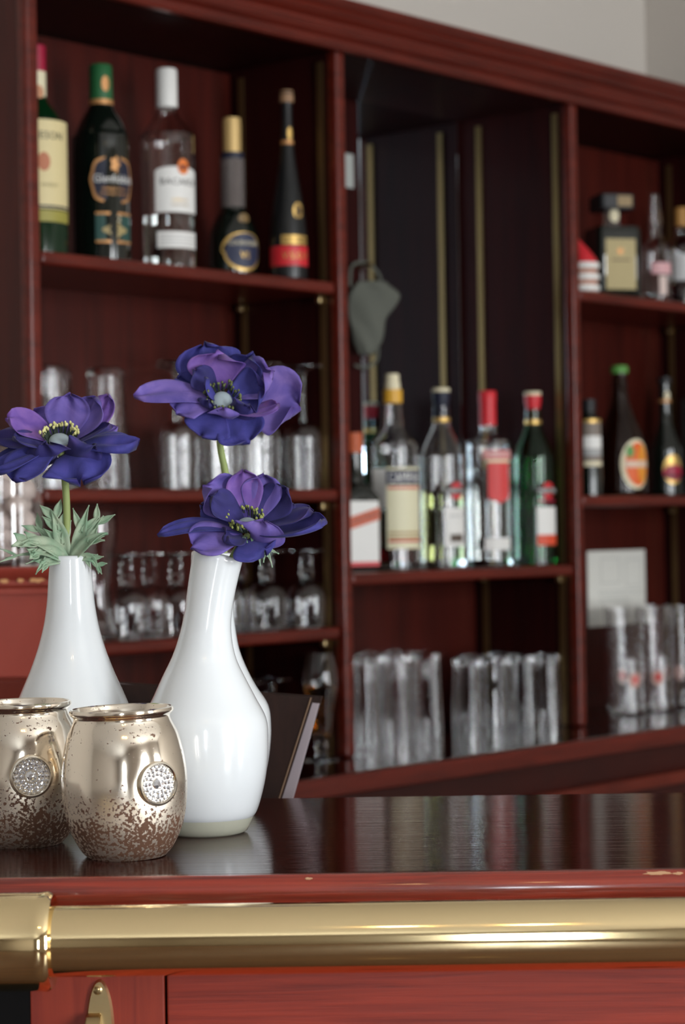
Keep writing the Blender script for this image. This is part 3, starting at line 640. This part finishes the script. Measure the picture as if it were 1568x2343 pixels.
# short cognac bottle
b1 = [(.030, 0), (.0355, .003), (.0372, .012), (.0372, .060), (.034, .080), (.026, .098), (.0188, .110), (.0180, .130), (.0175, .195)]
t = bottle('cognac_bottle', 'squat dark bottle with gold capped neck and oval blue label, topmost shelf', -.128, .11, z1, b1, DARKG, [(.0142, .196), (.0142, .240), (.0135, .249)], CAPGOLD)
ring(t, 'neck_glass', .0188, .112, .186, SMOKE); ring(t, 'neck_band', .0180, .182, .196, NAVY)
lb = obj('label', disc_patch(.034, .031, .044, .0372, D(30), .0006, lambda a: 1 + (.10 * math.cos(2 * a) if math.sin(a) > 0 else 0)), GOLD, t)
obj('label_field', disc_patch(.030, .0265, .044, .0372, D(30), .0010), flat('slate_blue', (.03, .036, .075)), lb)
lettering('COURVOISIER', .0065, .052, .0372, D(30), IVORY, lb, .0015, .85); lettering('VS', .010, .032, .0372, D(30), GOLD, lb, .0015)
obj('shoulder_emblem', disc_patch(.009, .008, .093, .029, D(35), .0020), flat('dull_brown_gold', (.2, .12, .04)), t)
# tall frosted black bottle
b1 = [(.0255, 0), (.0278, .003), (.0282, .030), (.0280, .062), (.0255, .095), (.0215, .125), (.0165, .155), (.0115, .190), (.0090, .220), (.0085, .268), (.0105, .272), (.0105, .285)]
t = bottle('cognac_bottle', 'slender matt black bottle with red band, last on the topmost shelf', -.078, .042, z1, b1, BLACKG, [(.0108, .270), (.0108, .280), (.0100, .288)], flat('dull_copper', (.3, .17, .09)))
bd = ring(t, 'red_band', .0287, .020, .050, RED); lettering('V.S.O.P', .010, .030, .0287, D(25), GOLD, bd, .0006)
gb = obj('gold_band', patch(.046, .052, .066, .0282, D(25)), GOLD, t); lettering('REMY MARTIN', .006, .056, .0282, D(25), flat('umber', (.12, .07, .02)), gb, .0007, .75)
ringm = B()
md = obj('round_emblem', disc_patch(.0085, .013, .103, .0245, D(38), .0012), GOLD, t); obj('centaur_emblem', disc_patch(.0055, .009, .103, .0245, D(38), .0017, lambda a: 1 + .25 * math.cos(3 * a)), flat('umber2', (.10, .06, .02)), md)
obj('neck_emblem', disc_patch(.004, .010, .222, .009, D(30), .0008), GOLD, t); ring(t, 'neck_band', .0100, .206, .212, COPPER)

zb = ZC - .0848 + .0098
# square brown liqueur bottle beside the post
t = thing('liqueur_bottle', 'square brown bottle with orange sash on white label, beside the middle post', 'bottle', S(.135, .105, zb), .0, 'liquor bottles on the shelves')
sq = lambda a, z: min(1 / max(abs(math.cos(a - D(25))), abs(math.sin(a - D(25))), .1), 1.26) if z < .125 else 1
obj('glass_body', lathe(solid([(.032, 0), (.034, .004), (.034, .118), (.031, .130), (.016, .142), (.0135, .155), (.0135, .20)]), 64, sq), DARKG, t)
obj('cap', lathe(solid([(.0145, .19), (.0145, .222)]), 24), flat('cap_orange', (.5, .1, .03)), t)
bm = bx(-.026, .026, -.0006, 0, .012, .112); bm.transform(Matrix.Rotation(D(25), 4, 'Z') @ Matrix.Translation((0, -.0344, 0))); lb = obj('label', bm, WHITE, t, False)
bm = B(); a = [bm.verts.new(p) for p in ((-.027, -.0012, .066), (.027, -.0012, .082), (.027, -.0012, .102), (-.027, -.0012, .086))]; bm.faces.new(a); bm.transform(Matrix.Rotation(D(25), 4, 'Z') @ Matrix.Translation((0, -.0344, 0))); obj('sash', bm, flat('sash_orange', (.62, .13, .06)), lb, False)
bm = text_bm('COINTREAU', .009, .8)
for v_ in bm.verts: v_.co = Vector((v_.co.x, -.0016, v_.co.z + .080 + v_.co.x * .3))
bm.transform(Matrix.Rotation(D(25), 4, 'Z') @ Matrix.Translation((0, -.0344, 0))); obj('lettering', bm, flat('sash_ink', (.2, .07, .05)), lb, False)
bm = bx(-.026, .026, -.0009, 0, .008, .015); bm.transform(Matrix.Rotation(D(25), 4, 'Z') @ Matrix.Translation((0, -.0346, 0))); obj('label_foot', bm, RED, lb, False)
# dark green bottle behind it
b1 = [(.035, 0), (.037, .004), (.037, .19), (.034, .205), (.018, .235), (.014, .25), (.014, .295)]
t = bottle('wine_bottle', 'dark green bottle with orange label in the shadow behind the square bottle', .185, .185, zb, b1, GREEND, [(.0148, .262), (.0148, .298)], flat('black_foil', (.02, .02, .02)))
obj('label', patch(.05, .10, .17, .037, D(-32)), ORANGE, t)
# bitter bottle: clear glass, red liquid
b1 = [(.036, 0), (.0405, .003), (.0412, .012), (.0412, .190), (.0385, .204), (.027, .219), (.0190, .232), (.0170, .25), (.0155, .272)]
t = bottle('bitter_bottle', 'clear bottle with cream label and cream stopper, half full of dark red drink', .225, .098, zb, b1, CLEAR, [(.0122, .293), (.0130, .297), (.0130, .304), (.0115, .308), (.0115, .318), (.0100, .320)], IVORY, thick=.003)
liquid(t, b1, .003, .095, REDLIQ); ring(t, 'neck_band', .0160, .272, .294, flat('amber_foil', (.75, .40, .04), .4))
lb = obj('label', patch(.070, .034, .166, .0412, D(30)), flat('pale_cream', (.78, .74, .52)), t)
nb = obj('name_band', patch(.070, .138, .162, .0412, D(30), .0008), flat('blue_black', (.03, .035, .07)), lb); lettering('CAMPARI', .0165, .1415, .0412, D(30), WHITE, nb, .0012, .64)
for zz, mm in ((.133, RED), (.060, flat('rule_tan', (.45, .30, .12))), (.052, flat('rule_tan', (.45, .30, .12))), (.047, RED)): obj('label_line', patch(.064, zz - .0018, zz + .0018, .0412, D(30), .0008), mm, lb)
obj('back_label', patch(.060, .100, .166, .0375, D(205), -.0006), WHITE, t)
# white vermouth
def vermouth(u, w, glass, capm, label, rot, liq=None, ring_m=GOLD, bottom=None):
    b1 = [(.033, 0), (.0365, .003), (.0372, .012), (.0372, .172), (.0350, .190), (.027, .212), (.0175, .232), (.0142, .246), (.0140, .270)]
    t = bottle('vermouth_bottle', label, u, w, zb, b1, glass, [(.0128, .248), (.0122, .262), (.0128, .276), (.0146, .281), (.0146, .296)], capm, thick=.003)
    if liq: liquid(t, b1, .003, .128, liq)
    obj('cap_top', lathe(solid([(.0150, .294), (.0150, .2995), (.0135, .3005)]), 28), IVORY, t); ring(t, 'neck_band', .0146, .244, .251, ring_m)
    lg = obj('round_logo', disc_patch(.0125, .0145, .128, .0372, rot, .0010), RED, t); bar_ = obj('name_bar', patch(.046, .1225, .1335, .0372, rot, .0014), BLACK, lg); lettering('MARTINI', .0072, .1245, .0372, rot, WHITE, bar_, .0018, .95)
    lb = obj('label', patch(.044, .036, .100, .0372, rot), WHITE, t)
    return t, lb
t, lb = vermouth(.341, .090, CLEAR, NAVY, 'clear vermouth bottle with blue capsule and pale yellow drink', D(36), YELLIQ)
obj('label_picture', patch(.026, .043, .056, .0372, D(36), .0008), flat('umber3', (.10, .07, .05)), lb); lettering('BIANCO', .005, .084, .0372, D(36), GREY, lb)
t, lb = vermouth(.556, .060, GREENG, RED, 'bright green vermouth bottle with red capsule beside the right post', D(36), None, GOLD)
obj('label_foot', patch(.044, .034, .052, .0372, D(36), .0008), flat('vermilion', (.70, .08, .03)), lb); obj('label_stripe', patch(.036, .108, .112, .0372, D(36), .0006), CRIM, t)
# vodka
b1 = [(.034, 0), (.0375, .003), (.0385, .010), (.0385, .198), (.0360, .207), (.022, .219), (.0150, .228), (.0140, .245)]
t = bottle('vodka_bottle', 'clear bottle with red shield label and red cap, middle bay', .454, .080, zb, b1, CLEAR, [(.0146, .240), (.0146, .278), (.0152, .282), (.0152, .297), (.014, .299)], RED, thick=.003)
liquid(t, b1, .003, .165, CLRLIQ)
sh = obj('label', disc_patch(.021, .042, .155, .0385, D(26), .0006, lambda a: min(1 / max(abs(math.cos(a)), 1e-3), 1 / max(abs(math.sin(a)) * (1.0 if math.sin(a) > 0 else .86 + .25 * abs(math.cos(a))), 1e-3), 1.38), 48), flat('smir_red', (.68, .06, .06)), t)
bn = obj('name_banner', patch(.056, .182, .197, .0385, D(26), .0011), flat('rose_red', (.65, .17, .17)), sh); lettering('SMIRNOFF', .0085, .1855, .0385, D(26), WHITE, bn, .0015, .9)
obj('banner_edge', patch(.046, .176, .181, .0385, D(26), .0012), IVORY, sh); obj('lower_label', patch(.050, .028, .048, .0385, D(22)), WHITE, t)

# right bay, upper shelf
z31 = ZC + .394 + .0098; z32 = ZC + .0346 + .0098
t = thing('santa_figurine', 'small figurine with red pointed hat and white bands beside the right post', 'figurine', S(.70, .048, z31))
obj('body', lathe(solid(spline([(.020, 0), (.024, .004), (.023, .016), (.024, .030), (.022, .05)], 4)), 28), flat('tan_rose', (.50, .24, .17)), t)
for zz in (.010, .030, .050): obj('white_band', lathe([(.0215, zz - .006), (.0262, zz - .005), (.0275, zz), (.0262, zz + .005), (.0215, zz + .006)], 28), WHITE, t)
obj('hat', lathe(solid(spline([(.0235, .055), (.021, .066), (.015, .080), (.007, .094), (.002, .102)], 4)), 28, warp=lambda c: Vector((c.x - max(0, c.z - .06) * .35, c.y, c.z))), RED, t)
t = thing('amaretto_bottle', 'square dark bottle with square cap and dull gold label, upper right shelf', 'bottle', S(.863, .10, z31), 0, 'liquor bottles on the shelves')
sq2 = lambda a, z: min(1 / max(abs(math.cos(a - D(14))), abs(math.sin(a - D(14))), .1), 1.30)
obj('glass_body', lathe(solid([(.040, 0), (.043, .004), (.043, .128), (.040, .137), (.017, .142)]), 64, sq2), DARKG, t)
obj('neck', lathe(solid([(.015, .140), (.0145, .176)]), 28), SMOKE, t); obj('neck_seal', disc_patch(.0095, .0125, .160, .0152, D(14), .0010), IVORY, t)
obj('cap', lathe(solid([(.033, .170), (.034, .172), (.034, .196), (.032, .198)]), 64, sq2), BLACK, t)
bm = bx(-.029, .029, -.0006, 0, .020, .113); bm.transform(Matrix.Rotation(D(14), 4, 'Z') @ Matrix.Translation((0, -.0434, 0))); lb = obj('label', bm, flat('old_gold', (.46, .37, .17)), t, False)
bm = lathe(solid([(.006, 0), (.006, .0006)]), 20); bm.transform(Matrix.Rotation(D(14), 4, 'Z') @ Matrix.Translation((-.001, -.0440, .090)) @ Matrix.Rotation(PI / 2, 4, 'X')); obj('label_crest', bm, COPPER, lb)
bm = bx(-.018, .018, -.0014, 0, .0725, .0755); bm.transform(Matrix.Rotation(D(14), 4, 'Z') @ Matrix.Translation((0, -.0434, 0))); obj('label_line', bm, flat('umber4', (.2, .14, .06)), lb, False)
bm = bx(-.014, .014, -.0006, 0, .1745, .1935); bm.transform(Matrix.Rotation(D(14), 4, 'Z') @ Matrix.Translation((.013, -.0344, 0))); obj('cap_label', bm, flat('cap_tan', (.32, .22, .10)), t, False)
b1 = [(.026, 0), (.029, .003), (.029, .095), (.026, .112), (.014, .130), (.012, .15), (.0135, .158), (.0105, .19), (.0075, .212)]
t = bottle('spirit_bottle', 'slim clear bottle with pink label and pointed stopper, upper right shelf', .985, .085, z31, b1, CLEAR, None, thick=.0025)
lb = obj('label', patch(.044, .058, .080, .029, D(20)), PINK, t); obj('lower_label', patch(.016, .018, .055, .029, D(20)), flat('pale_rose', (.7, .55, .5)), t)
b1 = [(.028, 0), (.031, .003), (.031, .11), (.028, .128), (.013, .146), (.0115, .165)]
t = bottle('liqueur_bottle', 'clear bottle with amber cork at right end of the upper shelf', 1.105, .105, z31, b1, CLEAR, [(.0125, .164), (.0125, .197), (.011, .200)], flat('cork_amber', (.45, .23, .06)), thick=.0025)
liquid(t, b1, .0025, .05, REDLIQ); obj('label', patch(.05, .056, .108, .031, D(10)), flat('pale_grey', (.55, .55, .55)), t)
# right bay, lower shelf
b1 = [(.020, 0), (.022, .003), (.022, .125), (.018, .138), (.012, .146), (.012, .165)]
t = bottle('bitters_bottle', 'narrow dark bottle with grey banded label against the right post', .712, .052, z32, b1, DARKG, [(.0125, .150), (.0125, .172)], BLACK)
lb = obj('label', patch(.036, .052, .135, .022, D(15)), flat('label_taupe', (.22, .18, .15)), t)
for zz, hh, mm in ((.095, .011, WHITE), (.133, .003, GOLD), (.077, .006, GREY), (.057, .004, IVORY)): obj('label_band', patch(.036, zz - hh, zz + hh, .022, D(15), .0008), mm, lb)
b1 = [(.042, 0), (.047, .004), (.048, .020), (.048, .075), (.045, .100), (.034, .130), (.022, .158), (.0155, .185), (.0135, .215), (.0130, .228)]
t = bottle('beer_bottle', 'big brown bottle with green cap and orange oval label, lower right shelf', .862, .088, z32, b1, BROWNG, [(.0158, .227), (.0165, .231), (.0165, .236), (.0145, .241)], GREENI)
lb = obj('label', disc_patch(.0315, .046, .058, .048, D(30), .0006), IVORY, t); fl = obj('label_field', disc_patch(.0265, .040, .058, .048, D(34), .0010), flat('orange_red', (.80, .13, .02)), lb)
obj('label_sheen_half', disc_patch(.012, .036, .058, .048, D(46), .0013), flat('orange_yellow', (.78, .30, .03)), lb)
nb = obj('name_band', patch(.052, .052, .064, .048, D(32), .0016), flat('label_rose', (.75, .55, .42)), lb); obj('hop_emblem', disc_patch(.008, .011, .081, .048, D(14), .0016, lambda a: 1 + .12 * math.cos(5 * a)), GREENI, lb)
b1 = [(.027, 0), (.030, .003), (.030, .085), (.027, .10), (.018, .125), (.0125, .15), (.0115, .215)]
t = bottle('beer_bottle', 'black bottle with red and gold label on the lower right shelf', 1.018, .092, z32, b1, DARKG, [(.013, .214), (.0135, .226)], BLACK)
lb = obj('label', disc_patch(.021, .028, .050, .030, D(22), .0006), GOLD, t); obj('label_field', disc_patch(.022, .015, .044, .030, D(24), .0010), CRIM, lb); obj('label_ribbon', patch(.04, .035, .039, .030, D(24), .0014), BLACK, lb)
ring(t, 'neck_band', .0125, .178, .184, COPPER); obj('neck_seal', disc_patch(.005, .008, .191, .0121, D(15), .0010), IVORY, t)
b1 = [(.034, 0), (.037, .004), (.037, .17), (.034, .19), (.015, .23), (.014, .265)]
t = bottle('spirit_bottle', 'black bottle at the far right end of the lower shelf', 1.125, .085, z32, b1, DARKG, [(.015, .25), (.015, .272)], flat('cap_brown', (.35, .2, .06)))

# ------------------------------------------------------------------ glasses
GL = mat('thin_glass', (1, 1, 1), 0, trans=1, ior=1.45)
def flute_mod(n, amp): return lambda a, z: 1 + amp * math.cos(n * a)
PROTO = {}
def glass(kind, name, label, u, w, z, build, group, rot=None):
    if kind not in PROTO:
        t = thing(name, label, 'glass', S(u, w, z), 0, group); build(t); PROTO[kind] = t; return t
    t = copy_tree(PROTO[kind]); t.location = S(u, w, z); t['label'] = label; t['group'] = group; t.rotation_euler = (0, 0, R.random() * 6)
    return t
def invert(prof, h): return [(r, h - z) for r, z in prof]
def goblet(bowl, stem_, t):
    """bowl: outer (r, z) from the stem top to the rim; stem_: (r, z) from foot to bowl"""
    inner = [(max(r - t, .0005), z) for r, z in bowl if z > bowl[0][1] + t][::-1]
    return [(0, 0)] + stem_ + bowl + inner + [(0, inner[-1][1] - .0004)]
def g_tumbler(t):   # upside-down tall glass, thick base on top
    pr = [(.020, 0), (.0245, .002), (.0262, .007), (.0265, .012)] + [(.0265 + .0045 * k / 8, .02 + .148 * k / 8) for k in range(9)] + [(.031, .172)]
    obj('bowl', lathe(invert(shell(pr, .0032), .172), 48, flute_mod(10, .015)), GL, t)
def g_wine(t):
    bowl = spline([(.006, .088), (.018, .0905), (.0270, .099), (.0292, .114), (.0288, .150), (.0270, .188)], 4)
    stem_ = [(.031, 0), (.031, .0015), (.015, .004), (.006, .010), (.0042, .02), (.0038, .05), (.0042, .082)]
    pr = goblet(bowl, stem_, .0014)
    h = .188; cut = [(r, z) for r, z in stem_ ]
    obj('bowl', lathe(invert([(0, .086)] + bowl + [(max(r - .0014, .0005), z) for r, z in bowl if z > .0895][::-1] + [(0, .0899)], h), 40, flute_mod(12, .008)), GL, t)
    obj('stem', lathe(invert([(0, .0855), (.0045, .0855), (.0038, .05), (.0042, .02), (.006, .010), (.007, .008), (0, .008)], h), 20), GL, t)
    obj('foot', lathe(invert([(0, .0078), (.007, .0078), (.015, .004), (.031, .0016), (.031, 0), (0, 0)], h), 40), GL, t)
def g_small(t):
    bowl = spline([(.010, .048), (.022, .053), (.030, .066), (.0312, .085), (.0295, .118)], 4); h = .118
    obj('bowl', lathe(invert([(0, .046)] + bowl + [(max(r - .0018, .0005), z) for r, z in bowl if z > .0495][::-1] + [(0, .050)], h), 40, flute_mod(14, .010)), GL, t)
    kn = [(0, .0455), (.010, .0455), (.0085, .041), (.0125, .036), (.0085, .031), (.0115, .026), (.0075, .021), (.0095, .016), (.007, .010), (.009, .0075), (0, .0075)]
    obj('stem', lathe(invert(kn, h), 24), GL, t); obj('foot', lathe(invert([(0, .0072), (.009, .0072), (.02, .004), (.028, .0022), (.028, 0), (0, 0)], h), 40), GL, t)
def g_fluted(t):
    pr = [(.0225, 0), (.0240, .0015), (.0240, .006)] + [(.0240 + .0055 * k / 8, .012 + .128 * k / 8) for k in range(9)] + [(.0293, .146)]
    obj('bowl', lathe(invert(shell(pr, .0042), .146), 84, flute_mod(12, .032)), GL, t)
def g_fluted_short(t):
    pr = [(.0225, 0), (.0240, .0015), (.0240, .006)] + [(.0240 + .0032 * k / 8, .012 + .110 * k / 8) for k in range(9)] + [(.0272, .127)]
    obj('bowl', lathe(invert(shell(pr, .0042), .127), 80, flute_mod(10, .034)), GL, t)
def g_beer(t):
    pr = spline([(.0295, 0), (.0305, .003), (.0300, .012), (.0290, .030), (.0285, .09), (.0300, .13), (.0335, .165), (.0350, .192)], 4)
    obj('bowl', lathe(shell(pr, .0022), 40, flute_mod(8, .006)), GL, t)
    lg = obj('round_logo', disc_patch(.012, .014, .062, .0292, D(20), .0004), flat('logo_rose', (.6, .35, .30)), t); obj('logo_mark', disc_patch(.005, .007, .063, .0292, D(22), .0007), RED, lg)
def g_tulip(t):
    bowl = spline([(.010, .030), (.016, .036), (.0185, .055), (.0205, .075), (.0262, .105), (.0268, .125), (.0225, .150), (.0195, .162)], 4)
    obj('bowl', lathe([(0, .028)] + bowl + [(max(r - .0016, .0005), z) for r, z in bowl if z > .032][::-1] + [(0, .0325)], 40), GL, t)
    obj('stem', lathe([(0, .0065), (.010, .0065), (.0075, .012), (.0105, .018), (.008, .024), (.0102, .0278), (0, .0278)], 24), GL, t)
    obj('foot', lathe([(0, 0), (.026, 0), (.026, .002), (.018, .004), (.0102, .0062), (0, .0062)], 40), GL, t)
    obj('drink', lathe([(0, .0336)] + [(r - .0022, z) for r, z in bowl if .036 < z < .112] + [(.0235, .112), (0, .112)], 32), BEERLIQ, t)
def g_coupe(t):
    bowl = spline([(.008, .075), (.020, .079), (.033, .090), (.0375, .105), (.0365, .122)], 4); h = .122
    obj('bowl', lathe(invert([(0, .073)] + bowl + [(max(r - .0016, .0005), z) for r, z in bowl if z > .077][::-1] + [(0, .0775)], h), 40), GL, t)
    obj('stem', lathe(invert([(0, .0725), (.008, .0725), (.0095, .060), (.006, .050), (.0095, .040), (.006, .030), (.008, .018), (.007, .008), (0, .008)], h), 24), GL, t)
    obj('foot', lathe(invert([(0, .0078), (.008, .0078), (.02, .004), (.032, .0022), (.032, 0), (0, 0)], h), 40), GL, t)
zm2 = ZC + .0445 + .0098; zl3 = ZC - .1655 + .0098; zk = BK + .0004
for lab, u, w in [('upside down tall tumbler nearest the left post on the wine glass shelf', -.517, .095), ('upside down tall tumbler in the middle of the three behind the left flower', -.466, .140), ('upside down tall tumbler, rightmost of the three behind the left flower', -.418, .082)]:
    glass('tumbler', 'tumbler', lab, u, w, zm2, g_tumbler, 'tall tumblers upside down')
for lab, u, w in [('upside down wine glass at left end of its row, under the tallest flower', -.272, .085), ('second upside down wine glass from the left, behind the flower stem', -.208, .062),
                  ('third upside down wine glass from the left in the front row', -.138, .048), ('upside down wine glass at right end of the front row, beside brass strip', -.052, .042),
                  ('upside down wine glass in the back row behind the flower stem', -.205, .16), ('upside down wine glass in the middle of the back row', -.120, .155), ('upside down wine glass at the right end of the back row', -.048, .15)]:
    glass('wine', 'wine_glass', lab, u, w, zm2, g_wine, 'wine glasses upside down')
for lab, u, w in [('upside down stemmed glass at the left end, right of the left vase', -.372, .095), ('second upside down stemmed glass from left, between the two vases', -.290, .078), ('upside down stemmed glass half hidden behind the bent vase', -.208, .062),
                  ('upside down stemmed glass just right of the bent vase', -.118, .060), ('upside down stemmed glass at the right end by the brass strip', -.046, .045),
                  ('upside down stemmed glass in the back row left of the bent vase', -.262, .165), ('upside down stemmed glass in the back row right of the bent vase', -.080, .155)]:
    glass('small', 'stemmed_glass', lab, u, w, zl3, g_small, 'short stemmed glasses upside down')
t = thing('tall_glass', 'tall waisted clear glass standing left of the stemmed glasses', 'glass', S(-.425, .10, zl3), 0)
pr = spline([(.030, 0), (.031, .003), (.024, .02), (.0185, .06), (.0205, .10), (.0285, .135), (.0305, .155), (.0285, .178)], 5); obj('bowl', lathe(shell(pr, .002), 44, flute_mod(8, .01)), GL, t)
for lab, u, w in [('upside down goblet seen above the menu folder, left one', -.150, .085), ('upside down goblet above the right corner of menu folder', -.072, .100), ('upside down goblet between the left vase and bent vase', -.315, .10)]:
    glass('coupe', 'goblet', lab, u, w, zk, g_coupe, 'goblets upside down on back counter')
glass('tulip', 'tulip_glass', 'upright tulip glass with amber drink beside the middle post', -.046, .020, zk, g_tulip, 'tulip glasses')
names = ['first', 'second', 'third', 'fourth']
for i, (u, w) in enumerate([(.122, .078), (.186, .068), (.249, .058)]):
    glass('fluted', 'fluted_glass', 'upside down fluted glass, %s from the middle post in the front row' % names[i], u, w, zk, g_fluted, 'left cluster of fluted glasses')
for i, (u, w) in enumerate([(.147, .146), (.2115, .138), (.270, .127)]):
    glass('fluted', 'fluted_glass', 'upside down fluted glass, %s from the middle post in the second row' % names[i], u, w, zk, g_fluted, 'left cluster of fluted glasses')
for i, (u, w) in enumerate([(.400, .090), (.454, .075), (.508, .060), (.562, .045)]):
    glass('fluted_short', 'fluted_glass', 'upside down fluted glass in the right cluster, %s of its front row' % names[i], u, w, zk, g_fluted_short, 'right cluster of fluted glasses')
for i, (u, w) in enumerate([(.484, .146), (.545, .124)]):
    glass('fluted_short', 'fluted_glass', 'upside down fluted glass in the right cluster, %s of its rear row' % names[i], u, w, zk, g_fluted_short, 'right cluster of fluted glasses')
for lab, u, w in [('upright beer glass with faded red logo, leftmost below the white notice', .868, .085), ('upright beer glass with red logo, second from the notice', .955, .075), ('upright beer glass with red logo at the right picture edge', 1.045, .068),
                  ('upright beer glass in the second row behind the leftmost one', .955, .155), ('upright beer glass in the second row at the right picture edge', 1.06, .15)]:
    glass('beer', 'beer_glass', lab, u, w, zk, g_beer, 'upright beer glasses')

# ------------------------------------------------------------------ odd things in the bays
t = thing('paper_notice', 'white paper notice pinned to the back panel of right bay', 'notice', S(1.045, .2275, 1.125), UA)
obj('sheet', bx(-.098, .098, -.0008, 0, 0, .146), NOTICE, t, False)
ink = mat('faint_print', (.60, .60, .56), .7)
bm = B()
for x0, x1, z0, z1 in [(-.055, .01, .082, .132), (.03, .085, .075, .128), (-.06, .09, .06, .068), (-.06, .04, .045, .052)]:
    for (a, b_, c, d) in [(x0, x1, z0, z0 + .002), (x0, x1, z1 - .002, z1), (x0, x0 + .0025, z0, z1), (x1 - .0025, x1, z0, z1)]: box(bm, a, b_, -.0012, -.0009, c, d)
obj('printed_boxes', bm, ink, t, False)
t = thing('cloth_bag', 'crumpled grey cloth hanging by a loop inside the middle bay', 'cloth', S(.304, .213, 1.618), .25)
bm = B(); tube(bm, [(.2985, .2505, 1.7705), (.2985, .203, 1.7705)], .0035, 10); obj('peg', bm, OLDBRASS, cab)
bm = B(); nu, nv = 16, 20; g = []
def outline(t_):   # half widths left/right of the crumpled cloth from bottom to top
    return spline([(.020, .006), (.030, .020), (.034, .026), (.038, .030), (.040, .046), (.036, .054), (.020, .030)], 4)
ol = outline(0); nv = len(ol) - 1
for side in (1, -1):
    for j, (l, r_) in enumerate(ol):
        z = .125 * j / nv; row = []
        for i in range(nu + 1):
            s = i / nu; x = -l + (l + r_) * s; y = side * (-.010 * math.sin(PI * s) ** .7 * (.35 + .65 * math.sin(PI * min(1, j / nv + .12)))) + .002 * math.sin(9 * s + j * .5)
            row.append(bm.verts.new((x, y, z)))
        g.append(row)
h = len(ol)
for k in (0, h):
    for j in range(h - 1):
        for i in range(nu): bm.faces.new((g[k + j][i], g[k + j][i + 1], g[k + j + 1][i + 1], g[k + j + 1][i]))
bmesh.ops.remove_doubles(bm, verts=bm.verts, dist=.0006)
o = obj('cloth_body', bm, CLOTH, t, sharp=180); so = o.modifiers.new('thickness', 'SOLIDIFY'); so.thickness = .0012
bm = B(); tube(bm, spline([(-.034, 0, .115), (-.03, 0, .150), (-.004, 0, .156), (.016, 0, .138), (.022, 0, .118)], 5), .0028, 8); obj('loop', bm, CLOTH, t)
bm = B(); tube(bm, spline([(.014, 0, .012), (.010, 0, -.012), (-.012, 0, -.022), (-.028, 0, -.018)], 5), .0025, 8); obj('lower_loop', bm, CLOTH, t)
t = thing('card', 'small plain white card on the back wall of middle bay, half behind the post', 'card', S(.285, .2498, 1.905), UA)
obj('sheet', bx(-.024, .024, -.0008, 0, 0, .058), CARD, t, False)

# ------------------------------------------------------------------ camera
cam = bpy.data.cameras.new('camera'); co_ = bpy.data.objects.new('camera', cam); COL.objects.link(co_)
cam.sensor_fit = 'VERTICAL'; cam.sensor_height = 23.43; cam.sensor_width = 23.43 * 1568 / 2343; cam.lens = 50
cam.clip_start = .05; cam.dof.use_dof = True; cam.dof.focus_distance = 1.60; cam.dof.aperture_fstop = 5.7
ph, ro = .0057, .0155
M = Matrix.Rotation(PI / 2 + ph, 4, 'X') @ Matrix.Rotation(-ro, 4, 'Z')
co_.matrix_world = Matrix.Translation((0, 0, ZC)) @ M
sc.camera = co_

w_ = bpy.data.worlds.new('world'); sc.world = w_; w_.use_nodes = True
w_.node_tree.nodes['Background'].inputs[0].default_value = (.75, .85, 1, 1); w_.node_tree.nodes['Background'].inputs[1].default_value = .3
sc.view_settings.view_transform = 'Standard'; sc.view_settings.look = 'None'; sc.view_settings.gamma = 1; sc.view_settings.use_curve_mapping = False
sc.view_settings.exposure = 0.0
cy = sc.cycles; cy.max_bounces = 14; cy.transmission_bounces = 14; cy.glossy_bounces = 6; cy.diffuse_bounces = 3; cy.transparent_max_bounces = 12
cy.sample_clamp_indirect = 60; cy.blur_glossy = .6; cy.use_denoising = True
